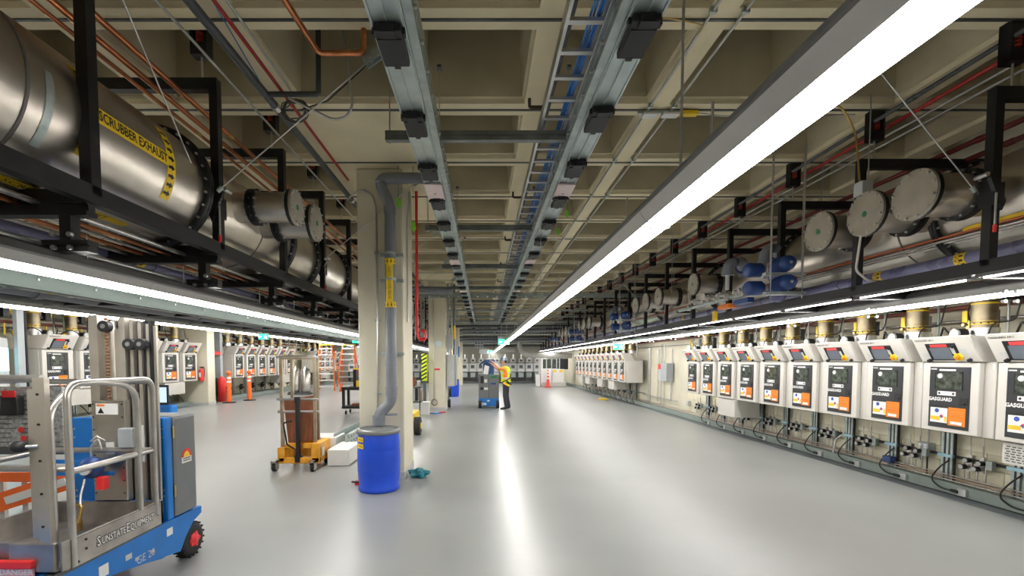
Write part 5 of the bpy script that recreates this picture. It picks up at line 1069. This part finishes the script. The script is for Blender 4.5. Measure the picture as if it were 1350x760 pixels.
# ---------------------------------------------------------------- around the second column
t = thing('electrical_cabinet', 'tall grey electrical cabinet hung on the second column above the aisle', 'electrical cabinet', (-1.17, 17.1, .9)); MB().bbox(-1.34, -1.05, 16.55, 17.1, .87, 2.02, .015).build('enclosure', LGREY, t); MB().box(-1.06, -.98, 16.6, 17.05, .9, 2.0).build('side_door', GBOX, t)
for x in (-1.28, -1.16): MB().cyl((x, 16.8, 2.0), (x, 16.8, CEIL), .03, 8).build('conduit', EMT, t)
MB().bbox(-1.34, -1.10, 16.6, 16.8, 2.25, 2.75, .01).build('upper_box', LGREY, t); MB().cyl((-1.08, 17.0, 2.0), (-1.08, 17.0, CEIL), .05, 8).build('grey_pipe', PVC, t); MB().cyl((-1.08, 17.0, 2.6), (-1.08, 17.0, 3.1), .053, 8).build('yellow_label', YEL, t)
MB().cyl((-1.60, 16.385, 2.42), (-1.60, 16.40, 2.42), .11, 20).build('round_sign', mat('pale_blue_sign', (.7, .8, .85), .5), label='small round pale blue sign on the second column', cat='sign'); MB().box(-1.76, -1.56, 16.39, 16.399, 1.46, 1.52).build('red_strip_sign', REDB, label='small red strip sign on the second column', cat='sign')
MB().tube([(-1.78, 16.37, CEIL), (-1.78, 16.37, .2)], .012, 6).build('conduit', EMT, label='thin conduit down the face of the second column', cat='conduit')
MB().tube([(-1.76+.1*cos(a*.5), 16.36, .3+.11*sin(a*.5)) for a in range(26)], .012, 5).build('cable_loop', DARK, label='loop of black cable low on the second column', cat='cable')
t = thing('plastic_drum', 'distant blue drum at the foot of the third column', 'drum', (-1.5, 22.9, 0)); MB().lathe([(.001, 0), (.28, 0), (.28, .05), (.29, .3), (.295, .45), (.29, .6), (.27, .82)], (-1.5, 22.9, 0), 'z', 24).build('barrel', DRUMB, t); MB().lathe([(.27, .80), (.29, .80), (.29, .86), (.001, .86)], (-1.5, 22.9, 0), 'z', 24).build('lid', BLACK, t)
MB().bbox(-1.40, -1.33, 25.5, 25.9, 2.0, 2.6, .01).build('blue_sign', BLUE, label='narrow blue sign on the third column', cat='sign')
t = thing('hand_truck', 'black hand truck wheels showing behind the second column', 'hand truck', (-1.35, 17.6, 0)); 
for y, z, r in ((17.5, .16, .16), (17.9, .55, .17)): MB().cyl((-1.36, y, z), (-1.26, y, z), r, 16).build('tyre', RUB, t)
MB().box(-1.36, -1.32, 17.4, 18.0, .1, 1.0).build('frame', DGREY, t)
t = thing('bucket', 'square white plastic bucket left of the second column foot', 'bucket', (-1.98, 15.3, 0)); MB().prism([(-2.13, 0), (-1.83, 0), (-1.81, .40), (-2.15, .40)], 15.15, 15.45).build('body', WHITE2, t); MB().bbox(-2.16, -1.80, 15.13, 15.47, .38, .42, .008).build('lid', WHITE2, t)
MB().tube(path([(-1.78, 15.3, .03), (-1.62, 15.2, .03), (-1.5, 15.35, .03), (-1.42, 15.3, .03)], .05), .022, 6).build('strap', LBLUE, label='light blue strap on the floor right of the white bucket', cat='strap'); MB().tube([(-1.5, 15.55, .03), (-1.40, 15.5, .03), (-1.3, 15.6, .03)], .026, 6).build('rag', REDB, label='red rag on the floor at the second column foot', cat='rag')
t = thing('striped_bumper', 'yellow and black striped bumper on a post left of the second column', 'bumper', (-2.1, 16.2, 0)); MB().box(-2.14, -2.04, 16.2, 16.3, 0, 1.1).build('post', DGREY, t); MB().bbox(-2.19, -2.0, 16.15, 16.35, 1.08, 2.05, .03).build('pad', HIVIS, t)
m = MB()
for i in range(7): z = 1.10+.135*i; m.add([(-2.19, 16.145, z), (-2.0, 16.145, z+.11), (-2.0, 16.145, z+.17), (-2.19, 16.145, z+.06)], [(0, 1, 2, 3)])
m.build('black_stripes', DARK, t)
t = thing('floor_machine', 'yellow floor machine with black tyre half hidden behind the foreground column', 'machine', (-1.8, 11.2, 0)); MB().bbox(-2.3, -1.66, 11.0, 11.9, .25, .52, .05).build('body', YEL, t); MB().cyl((-1.66, 11.0, .22), (-1.52, 11.0, .22), .22, 20).build('tyre', RUB, t); MB().cyl((-1.9, 11.6, .5), (-2.0, 11.0, 1.15), .03, 8).build('handle', DARK, t); MB().cyl((-1.52, 11.0, .22), (-1.50, 11.0, .22), .08, 12).build('hub', YEL, t)
t = thing('tool_cart', 'cluttered cart with brown and grey gear behind the foreground column', 'cart', (-2.1, 14, 0)); m = MB(); m.box(-2.6, -1.92, 14.0, 14.6, .5, .55); m.box(-2.6, -1.92, 14.0, 14.6, .95, 1.0)
for x in (-2.56, -1.96): m.box(x-.02, x+.02, 14.0, 14.05, .1, 1.0)
m.build('frame', DGREY, t); random.seed(9)
for i in range(9):
    x = -2.5+.07*i; z = (.56, 1.01)[i % 2]; h_ = random.uniform(.15, .42); m_ = [WOOD, DARK, ALU, TAN, GBOX][i % 5]
    MB().bbox(x-.04, x+.04, 14.1, 14.3, z, z+h_, .01).build('gear', m_, t)
for x in (-2.5, -2.0): MB().cyl((x-.02, 14.1, .08), (x+.02, 14.1, .08), .08, 12).build('wheel', RUB, t)

# ---------------------------------------------------------------- far end of the hall
def faru(x, label):
    t = thing('far_console', label, 'cabinet', (x, 36.5, 0), 'grey consoles along the far wall')
    MB().bbox(x-.30, x+.30, 36.4, 36.9, .92, 1.58, .02).build('body', LGREY, t); MB().box(x-.16, x+.12, 36.385, 36.4, 1.2, 1.45).build('window', DGREY, t); MB().box(x-.2, x+.2, 36.385, 36.4, 1.02, 1.08).build('label', WHITE2, t)
    MB().bbox(x-.18, x+.18, 36.4, 36.8, 1.66, 1.98, .02).build('head', LGREY, t); MB().box(x-.11, x+.11, 36.385, 36.4, 1.74, 1.9).build('head_screen', DGREY, t); MB().cyl((x, 36.6, 1.98), (x, 36.6, 2.3), .06, 8).build('stack', STEEL, t)
    m = MB(); m.box(x-.30, x-.26, 36.4, 36.9, 0, .92); m.box(x+.26, x+.30, 36.4, 36.9, 0, .92); m.box(x-.3, x+.3, 36.4, 36.9, .42, .46); m.build('stand', DGREY, t); MB().bbox(x-.2, x+.2, 36.5, 36.8, .46, .85, .02).build('lower_unit', GALV, t)
for i in range(25):
    x = -10.5+.645*i
    if x < 5.2: faru(x, ORD[i].replace('nearest', 'first')+' grey console from the left along the far wall')
MB().box(-11, 5, 36.1, 36.4, .01, .16).build('far_kerb', DGREY, kind='structure').name = 'trim_4'
t = thing('white_machine', 'white process machine with glazed top at the far right end', 'machine', (4.8, 31.5, 0))
MB().bbox(4.0, 4.75, 31.5, 33, .12, 1.25, .02).build('left_housing', WHITE2, t); MB().bbox(4.78, 5.60, 31.45, 33, .30, 1.22, .02).build('right_housing', WHITE2, t); MB().bbox(4.05, 5.72, 31.4, 33, .01, .32, .02).build('plinth', WHITE, t); MB().bbox(4.0, 4.13, 31.5, 33, 1.25, 1.95, .01).build('end_panel', WHITE2, t)
for x in (4.4, 4.75, 5.1, 5.3): MB().box(x-.03, x+.03, 31.6, 31.66, 1.2, 1.95).build('frame_post', GBOX, t)
MB().box(4.1, 5.4, 31.9, 31.93, 1.25, 1.9).build('glass', GLASS, t); MB().bbox(5.3, 5.9, 31.6, 32.6, 1.2, 1.95, .03).build('black_cowl', DARK, t)
for x in (4.95, 5.38): MB().box(x-.11, x+.11, 31.435, 31.448, 1.0, 1.17).build('yellow_label', YEL, t)
MB().bbox(3.65, 3.95, 31.5, 31.8, .02, .85, .03).build('white_tank', WHITE2, label='small white tank left of the white machine', cat='tank')
t = thing('traffic_cone', 'tall red and white cone in front of the white machine', 'cone', (4.42, 31.0, 0)); MB().lathe([(.001, 0), (.26, 0), (.26, .04), (.12, .05), (.03, 1.2), (.001, 1.22)], (4.42, 31.0, 0), 'z', 16).build('cone', REDB, t)
for z in (.55, .78, .98): MB().lathe([(.135-.078*z, z), (.128-.078*z, z+.10)], (4.42, 31.0, 0), 'z', 16).build('band', WHITE2, t)
MB().tube(path([(2.62, 33, CEIL), (2.62, 33, Z(.40)), (6.4, 33, Z(.36))], .9, 8), .18, 16).build('large_pipe', mat('insulated_pipe', (.36, .35, .32), .6), label='large grey insulated pipe curving down and right at the far end', cat='pipe')
MB().tube(path([(1.2, 34.5, Z(.85)), (2.4, 34.5, Z(.85))], .1), .22, 12).build('short_duct', mat('insulated_pipe', (.36, .35, .32)), label='short grey duct left of the curved insulated pipe', cat='pipe')
for i in range(8): MB().cyl((-10+.0*i, 24+1.5*i, Z(2.05-.13*i)), (6, 24+1.5*i, Z(2.05-.13*i)), .06+.02*(i % 3), 8).build('cross_pipe', [GALV, DGREY, PVC][i % 3], label=ORD[i]+' pipe crossing the hall at the far end under the ceiling', cat='pipe', group='crossing pipes at the far end')
t = thing('electrical_cabinet', 'grey louvered box hanging at the far end below the left busway', 'box', (-.3, 32, Z(.9)))
MB().bbox(-.60, .0, 32, 32.3, Z(.90), Z(1.6), .02).build('box', GBOX, t); m = MB()
for i in range(3):
    for j in range(3): m.box(-.56+.19*i, -.43+.19*i, 31.98, 32.0, Z(.97)+.2*j, Z(1.1)+.2*j)
m.build('louvres', DGREY, t, kind='stuff'); hu = thing('unit_heater', 'pale unit hanging at the far end between the busways', 'heater', (0, 33, Z(.5)))
MB().cyl((0, 33.15, Z(.85)), (0, 33.15, CEIL+.80), .02, 6).build('rod', EMT, hu); MB().bbox(-.3, .4, 33, 33.3, Z(.5), Z(.85), .02).build('casing', LGREY, hu, ''); ''''pale unit hanging at the far end between the busways', cat='heater')'''
MB().cyl((-.3, 32.15, Z(1.6)), (-.3, 32.15, CEIL+.80), .02, 6).build('rod', EMT, t)
t = thing('cross_tray', 'cable tray crossing the hall above the second column', 'cable tray', (2, 15, Z(2.12)))
for y in (14.9, 15.3): MB().box(-2.2, 6.3, y-.015, y+.015, Z(2.10), Z(2.2)).build('rail', GALV, t)
rp = None
for i in range(26):
    x = -2.1+.32*i
    if rp is None: rp = MB().box(x-.02, x+.02, 14.9, 15.3, Z(2.11), Z(2.13)).build('rung', GALV, t); b0 = rp.location.copy()
    else: share(rp, b0+Vector((.32*i, 0, 0)))
MB().cyl((-6, 14.2, Z(2.18)), (-.95, 14.2, Z(2.18)), .11, 14).build('cross_pipe', PVC, label='wide grey pipe crossing behind the foreground column under the ceiling', cat='pipe')
for i, (y, z) in enumerate(((18, 1.95), (21, 2.0), (24, 1.9), (28, 1.85))): MB().box(-2, 6, y-.04, y+.04, Z(z), Z(z)+.06).build('cross_strut', GALV, label=ORD[i]+' steel strut crossing the hall below the ceiling in the distance', cat='strut', group='distant crossing struts')
# left zone behind the racks: vertical service clutter
random.seed(12)
for i in range(14):
    y = 15+1.3*i; t = thing('service_riser', ORD[i]+' bundle of risers and boxes standing in the strip left of the columns', 'risers', (-2.6, y, Z(.6)), 'risers left of the columns')
    m = MB()
    for k_ in range(5): x = -2.15-random.uniform(0, 1.2); m.cyl((x, y+k_*.2, Z(.75)), (x, y+k_*.2, CEIL-.004), .014, 5)
    m.build('rods', EMT, t); m = MB()
    for k_ in range(4): x = -2.2-random.uniform(0, .9); z = Z(random.uniform(.7, 2.0)); m.box(x-.08, x+.08, y+.2*k_, y+.2*k_+.1, z, z+.25)
    m.build('boxes', [BLACK, DGREY, GBOX][i % 3], t); m = MB(); m.tube([(-2.15, y, Z(random.uniform(.8, 1.6))), (-2.6, y+.3, Z(random.uniform(1, 1.9))), (-3.2, y+.5, Z(1.3))], .02, 6); m.build('branch_pipe', [COPPER, STEEL, ALU][i % 3], t)
t = thing('tablet_stand', 'small tablet on a blue holder standing behind the near lift mast', 'tablet stand', (-4.25, 6.0, 0))
MB().box(-4.40, -4.15, 5.98, 6.0, 1.22, 1.48, Matrix.Translation((0, 0, 0))).build('tablet', DARK, t); MB().box(-4.38, -4.17, 5.974, 5.979, 1.25, 1.45).build('screen', mat('pale_screen', (.35, .45, .6), .3, emit=.5), t)
MB().bbox(-4.36, -4.10, 5.95, 6.1, 1.08, 1.22, .03).build('holder', BLUE, t); MB().cyl((-4.23, 6.03, 0), (-4.23, 6.03, 1.1), .02, 8).build('pole', DARK, t); MB().cyl((-4.23, 6.03, 0), (-4.23, 6.03, .03), .2, 16).build('foot', DARK, t)
MB().tube([(5.55+.22*cos(a*.5), 21.0+.35*sin(a*.5), .02+.004*(a % 3)) for a in range(28)], .02, 5).build('cable_coil', YEL, label='yellow cord coiled on the floor below the far right cabinets', cat='cord')
for i, (x, y, z, w_) in enumerate(((-1.23, 6.72, 4.08, 'on the foreground column beside the drain pipe'), (-1.02, 6.75, 3.75, 'lower on the foreground column edge'), (1.52, 8.4, Z(2.66), 'under the ceiling right of the right busway'), (1.53, 9.4, Z(2.62), 'just behind the other right of the right busway'))):
    t = thing('hang_tag', 'lime green tag hanging '+w_, 'tag', (x, y, z)); MB().add([(x-.035, y, z), (x+.005, y, z-.07), (x+.04, y+.01, z-.02), (x+.03, y, z+.07), (x-.02, y, z+.09)], [(0, 1, 2, 3, 4)]).build('tag', LIME, t); MB().cyl((x, y, z+.08), (x, y, CEIL+(.79 if i == 2 else -.004)), .003, 4).build('string', DARK, t)
for o in bpy.data.objects:
    if '_w' in o: del o['_w']
